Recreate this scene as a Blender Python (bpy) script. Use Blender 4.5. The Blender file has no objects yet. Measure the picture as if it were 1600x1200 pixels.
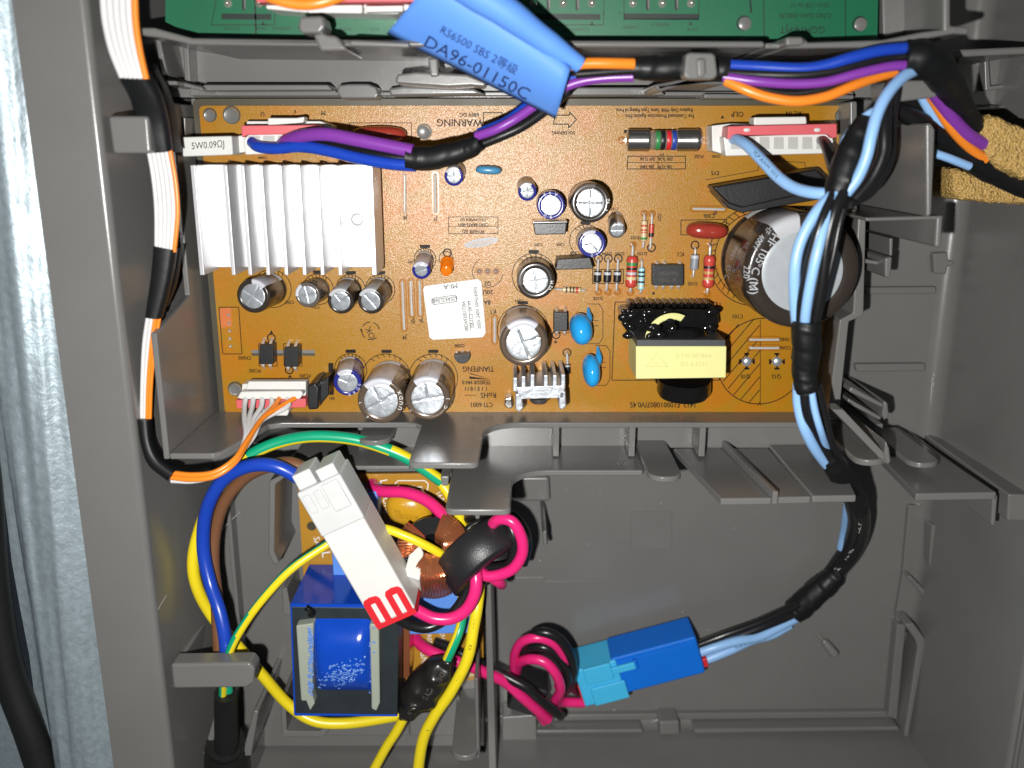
import bpy, bmesh, math, random
from mathutils import Vector, Matrix
from mathutils.bvhtree import BVHTree
random.seed(7)
SC = bpy.context.scene
COL = SC.collection
PI = math.pi

# ------------------------------------------------------------------ camera, world, lamp
F = 1419.0                    # focal length in pixels of a 1600 px wide frame
TILT = math.radians(15.0)     # the phone looks slightly towards the lower end of the tray
D = 292.0                     # lens height above the brown circuit board, mm
cam_d = bpy.data.cameras.new('camera')
cam_d.sensor_width = 36.0
cam_d.lens = 36.0 * F / 1600.0
cam_d.clip_start = 0.005
cam_d.clip_end = 20.0
cam = bpy.data.objects.new('camera', cam_d)
COL.objects.link(cam)
cam.location = (0, 0, D * 0.001)
cam.rotation_euler = (-TILT, 0, 0)
SC.camera = cam
cam_d.dof.use_dof = True
cam_d.dof.focus_distance = 0.285
cam_d.dof.aperture_fstop = 9.0

world = bpy.data.worlds.new('World')
SC.world = world
world.use_nodes = True
wb = world.node_tree.nodes['Background']
wb.inputs[0].default_value = (0.82, 0.9, 1.0, 1)
wb.inputs[1].default_value = 0.065

# the phone's LED flash, beside the lens
fl_d = bpy.data.lights.new('phone_flash', 'AREA')
fl_d.shape = 'DISK'
fl_d.size = 0.005
fl_d.energy = 1.32
fl_d.color = (1.0, 0.985, 0.955)
fl = bpy.data.objects.new('phone_flash', fl_d)
COL.objects.link(fl)
fl.location = (-0.019, -0.019, (D + 3) * 0.001)
fl.rotation_euler = (-TILT, 0, 0)

vs = SC.view_settings
vs.view_transform = 'Standard'
vs.look = 'None'
vs.exposure = 0.0
vs.gamma = 1.0
SC.cycles.max_bounces = 8
SC.cycles.use_denoising = True

# ------------------------------------------------------------------ geometry helpers (millimetres)
CT, ST = math.cos(TILT), math.sin(TILT)

def P(u, v, z=0.0):
    """point of the place seen at photo pixel (u, v) and lying z mm above the brown board"""
    x = (u - 800.0) / F
    y = -(v - 600.0) / F
    wy = y * CT - ST
    w = y * ST + CT
    t = (D - z) / w
    return Vector((x * t, wy * t, z))

def R(px, u, v, z=0.0):
    """length in mm of px pixels at that point"""
    y = -(v - 600.0) / F
    return px / F * (D - z) / (y * ST + CT)

class MB:
    def __init__(s):
        s.v, s.f, s.m = [], [], []
    def add(s, vs_, fs, mi=0):
        o = len(s.v)
        s.v += [Vector(p) for p in vs_]
        for k, f in enumerate(fs):
            s.f.append([i + o for i in f])
            s.m.append(mi[k] if isinstance(mi, list) else mi)
        return s
    def prism(s, pts, z0, z1, mi=0):
        """upright prism over an XY outline"""
        n = len(pts)
        a = sum(pts[i][0] * pts[(i + 1) % n][1] - pts[(i + 1) % n][0] * pts[i][1] for i in range(n))
        if a < 0: pts = pts[::-1]
        vs_ = [(p[0], p[1], z0) for p in pts] + [(p[0], p[1], z1) for p in pts]
        fs = [list(range(n))[::-1], list(range(n, 2 * n))] + [[i, (i + 1) % n, n + (i + 1) % n, n + i] for i in range(n)]
        return s.add(vs_, fs, mi)
    def up(s, uv, z1, z0, mi=0):
        """prism whose top outline is seen at these photo pixels"""
        return s.prism([P(a, b, z1)[:2] for a, b in uv], z0, z1, mi)
    def ext(s, pts3, d, mi=0):
        """extrude a planar 3D outline by vector d"""
        n = len(pts3); d = Vector(d)
        pts3 = [Vector(p) for p in pts3]
        nrm = Vector((0, 0, 0))
        for i in range(n): nrm += pts3[i].cross(pts3[(i + 1) % n])
        if nrm.dot(d) < 0: pts3 = pts3[::-1]
        vs_ = pts3 + [p + d for p in pts3]
        fs = [list(range(n))[::-1], list(range(n, 2 * n))] + [[i, (i + 1) % n, n + (i + 1) % n, n + i] for i in range(n)]
        return s.add(vs_, fs, mi)
    def box(s, x0, x1, y0, y1, z0, z1, mi=0):
        return s.prism([(x0, y0), (x1, y0), (x1, y1), (x0, y1)], z0, z1, mi)
    def obox(s, c, ax, L, W, H, mi=0, up=(0, 0, 1)):
        """box centred at c, long axis ax, then width, then height along up"""
        c = Vector(c); a = Vector(ax).normalized(); u_ = Vector(up)
        b = u_.cross(a).normalized(); u_ = a.cross(b)
        pts = [c + a * sx * L / 2 + b * sy * W / 2 - u_ * H / 2 for sx, sy in ((-1, -1), (1, -1), (1, 1), (-1, 1))]
        return s.ext(pts, u_ * H, mi)
    def bar(s, p1, p2, wpx, z1, z0, mi=0):
        """box along the line seen from pixel p1 to pixel p2, wpx wide, from z0 to z1"""
        a, b = P(*p1, z1), P(*p2, z1)
        w = R(wpx, *p1, z1)
        d = (b - a)
        c = (a + b) / 2; c.z = (z0 + z1) / 2
        return s.obox(c, d, d.length, w, z1 - z0, mi)
    def lathe(s, base, axis, prof, n=28, mi=0, a0=0.0):
        """revolve prof [(radius, height)] about the axis; mi may be a function of (ring, segment)"""
        base = Vector(base); ax = Vector(axis).normalized()
        e1 = ax.cross(Vector((0, 1, 0)))
        if e1.length < 1e-3: e1 = Vector((1, 0, 0))
        e1.normalize(); e2 = ax.cross(e1)
        vs_, fs, ms = [], [], []
        for r, h in prof:
            for k in range(n):
                t = 2 * PI * k / n + a0
                vs_.append(base + ax * h + (e1 * math.cos(t) + e2 * math.sin(t)) * max(r, 1e-4))
        for j in range(len(prof) - 1):
            for k in range(n):
                fs.append([j * n + k, j * n + (k + 1) % n, (j + 1) * n + (k + 1) % n, (j + 1) * n + k])
                ms.append(mi(j, k) if callable(mi) else mi)
        fs.append(list(range(n))[::-1]); ms.append(mi(0, 0) if callable(mi) else mi)
        fs.append(list(range((len(prof) - 1) * n, len(prof) * n))); ms.append(mi(len(prof) - 2, 0) if callable(mi) else mi)
        return s.add(vs_, fs, ms)
    def tube(s, pts, rad, n=12, mi=0, sub=6, twist=0.0, a0=0.0, closed=False):
        """round tube through the 3D points (Catmull-Rom); rad is a number or one per point"""
        pts = [Vector(p) for p in pts]
        rr = rad if isinstance(rad, (list, tuple)) else [rad] * len(pts)
        path, pr = smooth(pts, rr, sub, closed)
        m = len(path)
        vs_, fs, ms = [], [], []
        prev = None
        for i in range(m):
            t = (path[(i + 1) % m] - path[i - 1]) if closed else (path[min(i + 1, m - 1)] - path[max(i - 1, 0)])
            if t.length < 1e-6: t = Vector((1, 0, 0))
            t.normalize()
            if prev is None:
                e = Vector((0, 0, 1)) - t * t.z
                if e.length < 0.1: e = Vector((0, 1, 0)) - t * t.y
            else:
                e = prev - t * prev.dot(t)
            e.normalize(); prev = e
            b = t.cross(e)
            for k in range(n):
                a = 2 * PI * k / n + twist * i / max(m - 1, 1) + a0
                vs_.append(path[i] + (e * math.cos(a) + b * math.sin(a)) * pr[i])
        for i in range(m if closed else m - 1):
            j = (i + 1) % m
            for k in range(n):
                fs.append([i * n + k, j * n + k, j * n + (k + 1) % n, i * n + (k + 1) % n])
                ms.append(mi(i / m, k / n) if callable(mi) else mi)
        if not closed:
            fs.append(list(range(n))); ms.append(ms[0])
            fs.append(list(range((m - 1) * n, m * n))[::-1]); ms.append(ms[-1])
        return s.add(vs_, [f[::-1] for f in fs], ms)
    def flat(s, left, right, th, n=16, mi=0, sub=6, puff=1.0):
        """flattened sleeve between two 3D edge lines"""
        L, _ = smooth([Vector(p) for p in left], [0] * len(left), sub)
        Q, _ = smooth([Vector(p) for p in right], [0] * len(right), sub)
        m = min(len(L), len(Q)); vs_, fs = [], []
        for i in range(m):
            c = (L[i] + Q[i]) / 2; h = (Q[i] - L[i]) / 2
            t = (L[min(i + 1, m - 1)] - L[max(i - 1, 0)]).normalized()
            nn = h.cross(t).normalized()
            if nn.z < 0: nn = -nn
            for k in range(n):
                a = 2 * PI * k / n
                ca, sa = math.cos(a), math.sin(a)
                ca = math.copysign(abs(ca) ** 0.6, ca); sa = math.copysign(abs(sa) ** 0.6, sa)
                vs_.append(c + h * ca + nn * sa * th / 2)
        for i in range(m - 1):
            for k in range(n):
                fs.append([i * n + k, i * n + (k + 1) % n, (i + 1) * n + (k + 1) % n, (i + 1) * n + k])
        fs.append(list(range(n))); fs.append(list(range((m - 1) * n, m * n)))
        return s.add(vs_, fs, mi)
    def ell(s, c, a, b, d, mi=0, nu=20, nv=12, pw=1.0):
        """ellipsoid / pillow with half-axis vectors a, b, d"""
        c, a, b, d = map(Vector, (c, a, b, d)); vs_, fs = [], []
        sp = lambda x: math.copysign(abs(x) ** pw, x)
        for j in range(1, nv):
            ph = -PI / 2 + PI * j / nv
            for k in range(nu):
                t = 2 * PI * k / nu
                vs_.append(c + a * sp(math.cos(ph)) * sp(math.cos(t)) + b * sp(math.cos(ph)) * sp(math.sin(t)) + d * sp(math.sin(ph)))
        for j in range(nv - 2):
            for k in range(nu):
                fs.append([j * nu + k, j * nu + (k + 1) % nu, (j + 1) * nu + (k + 1) % nu, (j + 1) * nu + k])
        o = len(vs_); vs_ += [c - d, c + d]
        for k in range(nu):
            fs.append([o, (k + 1) % nu, k]); fs.append([o + 1, (nv - 2) * nu + k, (nv - 2) * nu + (k + 1) % nu])
        return s.add(vs_, fs, mi)
    def bvh(s):
        return BVHTree.FromPolygons(s.v, s.f)

def smooth(pts, rr, sub, closed=False):
    n = len(pts)
    if n == 2 and not closed:
        return [pts[0].lerp(pts[1], i / sub) for i in range(sub + 1)], [rr[0] + (rr[1] - rr[0]) * i / sub for i in range(sub + 1)]
    out, ro = [], []
    for i in range(n if closed else n - 1):
        if closed:
            p0, p1, p2, p3 = pts[i - 1], pts[i], pts[(i + 1) % n], pts[(i + 2) % n]
            r1, r2 = rr[i], rr[(i + 1) % n]
        else:
            p1, p2 = pts[i], pts[i + 1]
            p0 = pts[i - 1] if i else p1 * 2 - p2
            p3 = pts[i + 2] if i + 2 < n else p2 * 2 - p1
            r1, r2 = rr[i], rr[i + 1]
        for k in range(sub):
            t = k / sub
            out.append(((p1 * 2) + (p2 - p0) * t + (p0 * 2 - p1 * 5 + p2 * 4 - p3) * t * t + (p1 * 3 - p0 - p2 * 3 + p3) * t ** 3) * 0.5)
            ro.append(r1 + (r2 - r1) * (3 * t * t - 2 * t ** 3))
    if not closed:
        out.append(pts[-1]); ro.append(rr[-1])
    return out, ro

ORG = {}
def thing(name, label, cat, at_mm, group=None, kind=None):
    o = bpy.data.objects.new(name, None)
    COL.objects.link(o)
    o.empty_display_size = 0.01
    o.location = Vector(at_mm) * 0.001
    ORG[o] = Vector(at_mm)
    o['label'] = label; o['category'] = cat
    if group: o['group'] = group
    if kind: o['kind'] = kind
    return o

def obj(name, mb, mats, parent=None, bev=0.0, seg=2, label=None, kind=None, ang=38, flat=False, subd=0):
    vs_ = mb.v
    lo = Vector([min(p[i] for p in vs_) for i in range(3)]); hi = Vector([max(p[i] for p in vs_) for i in range(3)])
    c = (lo + hi) / 2; c.z = lo.z
    me = bpy.data.meshes.new(name)
    me.from_pydata([((p - c) * 0.001)[:] for p in vs_], [], mb.f)
    mats = mats if isinstance(mats, (list, tuple)) else [mats]
    for m in mats: me.materials.append(m)
    me.polygons.foreach_set('material_index', mb.m)
    me.update()
    if not flat:
        me.shade_smooth()
        me.set_sharp_from_angle(angle=math.radians(ang))
    o = bpy.data.objects.new(name, me)
    COL.objects.link(o)
    o.location = (c - (ORG[parent] if parent else Vector((0, 0, 0)))) * 0.001
    ORG[o] = c
    if parent: o.parent = parent
    if bev:
        b = o.modifiers.new('Bevel', 'BEVEL')
        b.width = bev * 0.001; b.segments = seg; b.limit_method = 'ANGLE'; b.angle_limit = math.radians(40)
        b.harden_normals = True
    if subd:
        b = o.modifiers.new('Subd', 'SUBSURF'); b.levels = b.render_levels = subd
    if label: o['label'] = label
    if kind: o['kind'] = kind
    return o

def tag(o, label, cat, group=None, kind=None):
    o['label'] = label; o['category'] = cat
    if group: o['group'] = group
    if kind: o['kind'] = kind
    return o

# ------------------------------------------------------------------ materials
def mat(name, col, rough=0.4, metal=0.0, spec=0.5, var=0.10, vs_=180.0, bump=0.0, bs=900.0, rv=0.08, coat=0.0, trans=0.0, sss=0.0, dirt=0.0):
    m = bpy.data.materials.new(name); m.use_nodes = True
    nt = m.node_tree; N = nt.nodes; L = nt.links
    b = N['Principled BSDF']
    tc = N.new('ShaderNodeTexCoord')
    n1 = N.new('ShaderNodeTexNoise'); n1.inputs['Scale'].default_value = vs_; n1.inputs['Detail'].default_value = 5
    L.new(tc.outputs['Object'], n1.inputs['Vector'])
    mx = N.new('ShaderNodeMix'); mx.data_type = 'RGBA'
    mx.inputs[6].default_value = (*[c * (1 - var) for c in col], 1)
    mx.inputs[7].default_value = (*[min(c * (1 + var), 1) for c in col], 1)
    L.new(n1.outputs[0], mx.inputs[0])
    L.new(mx.outputs[2], b.inputs['Base Color'])
    mr = N.new('ShaderNodeMapRange')
    mr.inputs[3].default_value = max(rough - rv, 0.02); mr.inputs[4].default_value = rough + rv
    n2 = N.new('ShaderNodeTexNoise'); n2.inputs['Scale'].default_value = vs_ * 0.4; n2.inputs['Detail'].default_value = 6
    L.new(tc.outputs['Object'], n2.inputs['Vector'])
    L.new(n2.outputs[0], mr.inputs[0]); L.new(mr.outputs[0], b.inputs['Roughness'])
    b.inputs['Metallic'].default_value = metal
    b.inputs['Specular IOR Level'].default_value = spec
    b.inputs['Coat Weight'].default_value = coat
    b.inputs['Coat Roughness'].default_value = 0.08
    if trans: b.inputs['Transmission Weight'].default_value = trans
    if sss:
        b.inputs['Subsurface Weight'].default_value = sss
        b.inputs['Subsurface Radius'].default_value = (1, 1, 1)
        b.inputs['Subsurface Scale'].default_value = 0.002
    if bump:
        n3 = N.new('ShaderNodeTexNoise'); n3.inputs['Scale'].default_value = bs; n3.inputs['Detail'].default_value = 4
        L.new(tc.outputs['Object'], n3.inputs['Vector'])
        bp = N.new('ShaderNodeBump'); bp.inputs['Strength'].default_value = bump; bp.inputs['Distance'].default_value = 0.0004
        L.new(n3.outputs[0], bp.inputs['Height']); L.new(bp.outputs[0], b.inputs['Normal'])
    return m

M = {}
M['grey'] = mat('grey_housing_plastic', (0.147, 0.144, 0.138), 0.27, var=0.09, vs_=45, bump=0.05, bs=500, rv=0.12)
def board():
    m = mat('tan_circuit_board', (0.345, 0.145, 0.003), 0.31, var=0.10, vs_=35, bump=0.22, bs=3000, rv=0.04, spec=0.6)
    m.node_tree.nodes['Principled BSDF'].inputs['IOR'].default_value = 1.5
    nt = m.node_tree; N = nt.nodes; L = nt.links; b = N['Principled BSDF']
    tc = [n for n in N if n.type == 'TEX_COORD'][0]
    # copper pours on the far side tint the laminate: wide irregular islands, orange over copper, olive between
    w = N.new('ShaderNodeTexNoise'); w.inputs['Scale'].default_value = 60; w.inputs['Detail'].default_value = 2
    mp = N.new('ShaderNodeVectorMath'); mp.operation = 'MULTIPLY_ADD'; mp.inputs[1].default_value = (0.012, 0.012, 0)
    L.new(tc.outputs['Object'], w.inputs['Vector']); L.new(w.outputs['Color'], mp.inputs[0]); L.new(tc.outputs['Object'], mp.inputs[2])
    v = N.new('ShaderNodeTexVoronoi'); v.feature = 'DISTANCE_TO_EDGE'; v.inputs['Scale'].default_value = 62
    L.new(mp.outputs[0], v.inputs['Vector'])
    r = N.new('ShaderNodeMapRange'); r.inputs[1].default_value = 0.05; r.inputs[2].default_value = 0.16
    L.new(v.outputs['Distance'], r.inputs[0])
    n = N.new('ShaderNodeTexNoise'); n.inputs['Scale'].default_value = 22; n.inputs['Detail'].default_value = 3
    L.new(tc.outputs['Object'], n.inputs['Vector'])
    r2 = N.new('ShaderNodeMapRange'); r2.inputs[1].default_value = 0.35; r2.inputs[2].default_value = 0.65
    L.new(n.outputs[0], r2.inputs[0])
    mu = N.new('ShaderNodeMath'); mu.operation = 'MULTIPLY'; L.new(r.outputs[0], mu.inputs[0]); L.new(r2.outputs[0], mu.inputs[1])
    old = b.inputs['Base Color'].links[0].from_socket
    mx = N.new('ShaderNodeMix'); mx.data_type = 'RGBA'; mx.blend_type = 'MULTIPLY'; mx.inputs[0].default_value = 1.0
    c2 = N.new('ShaderNodeMix'); c2.data_type = 'RGBA'; c2.inputs[6].default_value = (0.94, 1.05, 1.1, 1); c2.inputs[7].default_value = (1.10, 0.94, 0.8, 1)
    L.new(mu.outputs[0], c2.inputs[0]); L.new(old, mx.inputs[6]); L.new(c2.outputs[2], mx.inputs[7]); L.new(mx.outputs[2], b.inputs['Base Color'])
    # sparkle of the glass weave under the flash
    s = N.new('ShaderNodeTexNoise'); s.inputs['Scale'].default_value = 2300; s.inputs['Detail'].default_value = 1
    L.new(tc.outputs['Object'], s.inputs['Vector'])
    r3 = N.new('ShaderNodeMapRange'); r3.inputs[1].default_value = 0.3; r3.inputs[2].default_value = 0.7; r3.inputs[3].default_value = 0.22; r3.inputs[4].default_value = 0.68
    L.new(s.outputs[0], r3.inputs[0]); L.new(r3.outputs[0], b.inputs['Specular IOR Level'])
    return m
M['pcb'] = board()
M['pcb2'] = mat('ochre_filter_board', (0.40, 0.20, 0.022), 0.33, var=0.10, vs_=40, bump=0.05, bs=1500)
M['edge'] = mat('dark_board_edge', (0.05, 0.042, 0.022), 0.5)
M['green'] = mat('green_solder_mask', (0.004, 0.11, 0.048), 0.42, var=0.12, vs_=60, bump=0.04)
M['greend'] = mat('dark_green_print', (0.003, 0.012, 0.009), 0.5)
M['ink'] = mat('black_board_ink', (0.012, 0.009, 0.007), 0.5, spec=0.15)
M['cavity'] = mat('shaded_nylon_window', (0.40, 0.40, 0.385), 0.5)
M['inkg'] = mat('grey_board_ink', (0.22, 0.24, 0.27), 0.4)
M['inkw'] = mat('white_board_ink', (0.75, 0.75, 0.72), 0.5)
M['inkn'] = mat('navy_print', (0.01, 0.02, 0.10), 0.5)
M['white'] = mat('white_nylon', (0.64, 0.635, 0.61), 0.38, var=0.05, bump=0.04)
M['whitet'] = mat('milky_nylon', (0.58, 0.59, 0.585), 0.32, var=0.07, sss=0.3, bump=0.04)
M['red'] = mat('pinkish_red_lock', (0.60, 0.10, 0.115), 0.45, var=0.08)
M['red2'] = mat('bright_red_lock', (0.62, 0.02, 0.03), 0.35, var=0.08)
M['alu'] = mat('brushed_aluminium', (0.61, 0.61, 0.625), 0.36, metal=0.5, var=0.10, bump=0.06, bs=500)
M['alu2'] = mat('dull_cast_aluminium', (0.56, 0.59, 0.63), 0.34, metal=0.65, var=0.3, vs_=300, bump=0.5, bs=500)
M['lidb'] = mat('pale_can_cover', (0.36, 0.39, 0.41), 0.32, metal=0.1, var=0.10, vs_=300, bump=0.25, bs=220)
M['lid'] = mat('aluminium_can_top', (0.60, 0.64, 0.68), 0.30, metal=0.72, var=0.30, vs_=520, bump=0.38, bs=520)
M['tin'] = mat('tinned_wire', (0.74, 0.72, 0.70), 0.30, metal=0.45, var=0.15)
M['solder'] = mat('solder', (0.66, 0.60, 0.55), 0.25, metal=0.7, var=0.3, vs_=900)
M['flux'] = mat('flux_ring', (0.30, 0.105, 0.006), 0.22, var=0.2)
M['black'] = mat('black_epoxy', (0.012, 0.0125, 0.014), 0.38, var=0.2, bump=0.12, bs=1500)
M['blackg'] = mat('black_vinyl_wire', (0.010, 0.010, 0.011), 0.30, var=0.2, bump=0.05)
M['tape'] = mat('black_harness_tape', (0.006, 0.0064, 0.007), 0.46, spec=0.35, var=0.2, bump=0.35, bs=150)
M['shrink'] = mat('black_heat_shrink', (0.014, 0.013, 0.012), 0.30, var=0.2, bump=0.3, bs=220)
M['varnish'] = mat('black_gloss_varnish', (0.006, 0.006, 0.006), 0.10, var=0.2, bump=0.7, bs=420)
M['ferrite'] = mat('ferrite_sleeve', (0.013, 0.013, 0.015), 0.42, var=0.15, bump=0.22, bs=2200)
M['sleeve'] = mat('dark_brown_can_sleeve', (0.030, 0.023, 0.019), 0.22, var=0.12)
M['sleeveb'] = mat('bronze_can_sleeve', (0.115, 0.083, 0.06), 0.20, var=0.12, metal=0.3)
M['sleeven'] = mat('navy_can_sleeve', (0.018, 0.022, 0.19), 0.22, var=0.12)
M['stripe'] = mat('pale_can_stripe', (0.50, 0.50, 0.55), 0.25, var=0.1)
M['sleeveg'] = mat('grey_can_sleeve', (0.10, 0.085, 0.075), 0.22, var=0.12)
M['maroon'] = mat('maroon_film_coating', (0.30, 0.035, 0.022), 0.16, var=0.1, bump=0.1, bs=300)
M['azure'] = mat('azure_ceramic_coating', (0.02, 0.32, 0.72), 0.14, var=0.08, bump=0.06, bs=300)
M['teal'] = mat('slate_blue_coating', (0.06, 0.24, 0.42), 0.3, var=0.1)
M['mustard'] = mat('mustard_ceramic_coating', (0.52, 0.28, 0.015), 0.20, var=0.1, bump=0.08, bs=300)
M['rred'] = mat('red_resistor_paint', (0.50, 0.055, 0.04), 0.3, var=0.1)
M['tan'] = mat('tan_resistor_paint', (0.58, 0.44, 0.24), 0.35, var=0.1)
M['cyan'] = mat('pale_blue_resistor_paint', (0.32, 0.62, 0.66), 0.35, var=0.1)
M['bgreen'] = mat('green_band', (0.03, 0.22, 0.06), 0.4)
M['bgold'] = mat('gold_band', (0.45, 0.28, 0.08), 0.35)
M['bblue'] = mat('blue_band', (0.02, 0.05, 0.30), 0.4)
M['silver'] = mat('silver_band', (0.45, 0.46, 0.48), 0.35)
M['nickel'] = mat('nickel_cap', (0.40, 0.39, 0.375), 0.18, metal=0.92, var=0.1)
M['glass'] = mat('clear_fuse_glass', (0.85, 0.80, 0.68), 0.06, trans=0.85)
M['amber'] = mat('amber_lens', (0.85, 0.22, 0.01), 0.08, trans=0.3, sss=0.4)
_b = M['amber'].node_tree.nodes['Principled BSDF']; _b.inputs['Emission Color'].default_value = (1, 0.30, 0.01, 1); _b.inputs['Emission Strength'].default_value = 0.1
M['ytape'] = mat('pale_yellow_core_tape', (0.66, 0.64, 0.27), 0.40, var=0.04)
M['core'] = mat('grey_ferrite_core', (0.05, 0.052, 0.055), 0.45, bump=0.1)
M['paper'] = mat('white_sticker', (0.66, 0.67, 0.665), 0.5, var=0.02)
M['cement'] = mat('white_cement', (0.60, 0.60, 0.58), 0.6, var=0.06, bump=0.15)
M['btape'] = mat('glossy_blue_tape', (0.005, 0.055, 0.42), 0.14, var=0.1, bump=0.12, bs=160)
M['lam'] = mat('dark_steel_laminations', (0.035, 0.045, 0.05), 0.4, metal=0.4, var=0.25, bump=0.12)
M['bobbin'] = mat('pale_green_bobbin', (0.31, 0.34, 0.28), 0.4, var=0.08, bump=0.1)
M['glue'] = mat('hot_melt_flecks', (0.12, 0.24, 0.56), 0.16, bump=0.8, bs=900)
M['copper'] = mat('enamelled_copper', (0.55, 0.19, 0.085), 0.16, metal=0.7, var=0.12)
M['wblue'] = mat('blue_wire', (0.010, 0.050, 0.40), 0.30, var=0.06, bump=0.04)
M['wpurple'] = mat('purple_wire', (0.20, 0.040, 0.32), 0.32, var=0.06, bump=0.04)
M['worange'] = mat('orange_wire', (0.82, 0.23, 0.02), 0.32, var=0.05, bump=0.04)
M['wwhite'] = mat('white_wire', (0.62, 0.61, 0.61), 0.36, var=0.05, bump=0.04)
M['wlight'] = mat('light_blue_wire', (0.27, 0.48, 0.80), 0.36, var=0.05, bump=0.04)
M['wbrown'] = mat('brown_wire', (0.17, 0.075, 0.035), 0.34, var=0.06)
M['wyellow'] = mat('yellow_wire', (0.76, 0.60, 0.015), 0.32, var=0.05, bump=0.05)
M['wgreen'] = mat('green_wire', (0.005, 0.33, 0.17), 0.32, var=0.06)
M['wpink'] = mat('pink_wire', (0.72, 0.020, 0.17), 0.30, var=0.05, bump=0.03)
M['tagb'] = mat('blue_label_stock', (0.105, 0.275, 0.74), 0.55, spec=0.3, var=0.05, vs_=90, bump=0.05, bs=300)
M['plugd'] = mat('blue_connector', (0.003, 0.135, 0.60), 0.5, spec=0.25, var=0.05, bump=0.05)
M['plugl'] = mat('sky_blue_connector', (0.05, 0.42, 0.70), 0.48, spec=0.3, var=0.05, bump=0.05)
M['bluef'] = mat('cornflower_film_case', (0.10, 0.25, 0.68), 0.35, var=0.06)
M['pin'] = mat('grey_plastic_pin', (0.20, 0.19, 0.175), 0.32)
M['rubber'] = mat('black_rubber', (0.008, 0.0085, 0.008), 0.45, var=0.3, bump=0.15, bs=300)
M['hole'] = mat('shadowed_hole_plastic', (0.16, 0.155, 0.15), 0.4)

def galvanised():
    m = mat('galvanised_steel', (0.31, 0.375, 0.41), 0.46, metal=0.5, var=0.30, vs_=520, bump=0.5, bs=620, rv=0.14)
    nt = m.node_tree; N = nt.nodes; L = nt.links
    mp = N.new('ShaderNodeMapping'); mp.inputs['Scale'].default_value = (1.0, 0.85, 1.0)
    tc = [n for n in N if n.type == 'TEX_COORD'][0]
    L.new(tc.outputs['Object'], mp.inputs[0])
    for n in N:
        if n.type == 'TEX_NOISE': L.new(mp.outputs[0], n.inputs['Vector'])
    return m
M['steel'] = galvanised()

def sponge():
    m = mat('yellow_sponge', (0.56, 0.36, 0.115), 0.45, var=0.22, vs_=900, sss=0.25)
    nt = m.node_tree; N = nt.nodes; L = nt.links
    tc = [n for n in N if n.type == 'TEX_COORD'][0]
    v = N.new('ShaderNodeTexVoronoi'); v.inputs['Scale'].default_value = 1350
    L.new(tc.outputs['Object'], v.inputs['Vector'])
    bp = N.new('ShaderNodeBump'); bp.inputs['Strength'].default_value = 1.0; bp.inputs['Distance'].default_value = 0.0007
    L.new(v.outputs['Distance'], bp.inputs['Height'])
    L.new(bp.outputs[0], N['Principled BSDF'].inputs['Normal'])
    return m
M['foam'] = sponge()

# ------------------------------------------------------------------ lettering: flat print laid on a surface
_glyph = {}
def glyphs(text):
    if text in _glyph: return _glyph[text]
    cu = bpy.data.curves.new('print', 'FONT')
    cu.body = text; cu.size = 1.0; cu.resolution_u = 2
    cu.align_x = 'CENTER'; cu.align_y = 'CENTER'
    o = bpy.data.objects.new('print', cu)
    me = o.to_mesh()
    r = ([v.co.copy() for v in me.vertices], [list(p.vertices) for p in me.polygons])
    o.to_mesh_clear()
    bpy.data.objects.remove(o); bpy.data.curves.remove(cu)
    _glyph[text] = r
    return r

def write(mb, text, u, v, h, rot=0.0, z=0.06, on=None, sx=1.0, lift=0.12, mi=0):
    """print text h pixels tall centred where photo pixel (u, v) meets height z or the surface 'on'"""
    vs_, fs = glyphs(text)
    if not vs_: return
    s = h / 0.72
    a = math.radians(rot); ca, sa = math.cos(a), math.sin(a)
    c = Vector((0, 0, D)); out = []
    for p in vs_:
        x, y = p.x * s * sx, p.y * s
        uu, vv = u + ca * x + sa * y, v + sa * x - ca * y
        q = P(uu, vv, z)
        if on is not None:
            d = (P(uu, vv, 0) - c).normalized()
            hit = on.ray_cast(c, d)
            if hit[0] is not None: q = hit[0] - d * lift
            elif out: q = out[-1].copy()
            else: return
        out.append(q)
    mb.add(out, fs, mi)

def line(mb, a, b, wpx=1.2, z=0.06, mi=0):
    p, q = P(*a, z), P(*b, z)
    d = (q - p); n = Vector((-d.y, d.x, 0)).normalized() * R(wpx, *a, z) / 2
    mb.add([p - n, q - n, q + n, p + n], [[0, 1, 2, 3]], mi)

def poly(mb, pts, wpx=1.2, z=0.06, close=True, mi=0):
    n = len(pts)
    for i in range(n if close else n - 1): line(mb, pts[i], pts[(i + 1) % n], wpx, z, mi)

def ring(mb, u, v, rpx, wpx=1.3, z=0.06, a0=0, a1=360, n=40, mi=0):
    c = P(u, v, z); r = R(rpx, u, v, z); w = R(wpx, u, v, z) / 2
    k = max(3, int(n * (a1 - a0) / 360)); o = []
    for i in range(k + 1):
        t = math.radians(a0 + (a1 - a0) * i / k)
        for rr in (r - w, r + w): o.append(c + Vector((math.cos(t) * rr, math.sin(t) * rr, 0)))
    mb.add(o, [[2 * i, 2 * i + 1, 2 * i + 3, 2 * i + 2] for i in range(k)], mi)

def patch(mb, uv, z=0.06, mi=0):
    mb.add([P(a, b, z) for a, b in uv], [list(range(len(uv)))], mi)

# ================================================================== grey moulded housing
G = M['grey']
HOU = thing('plastic_housing', 'grey moulded plastic tray holding the circuit boards, wires and clips', 'housing', (20, -90, -27))
def H(name, mb, bev=0.5, seg=2, **k): return obj(name, mb, G, HOU, bev, seg, **k)

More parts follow.
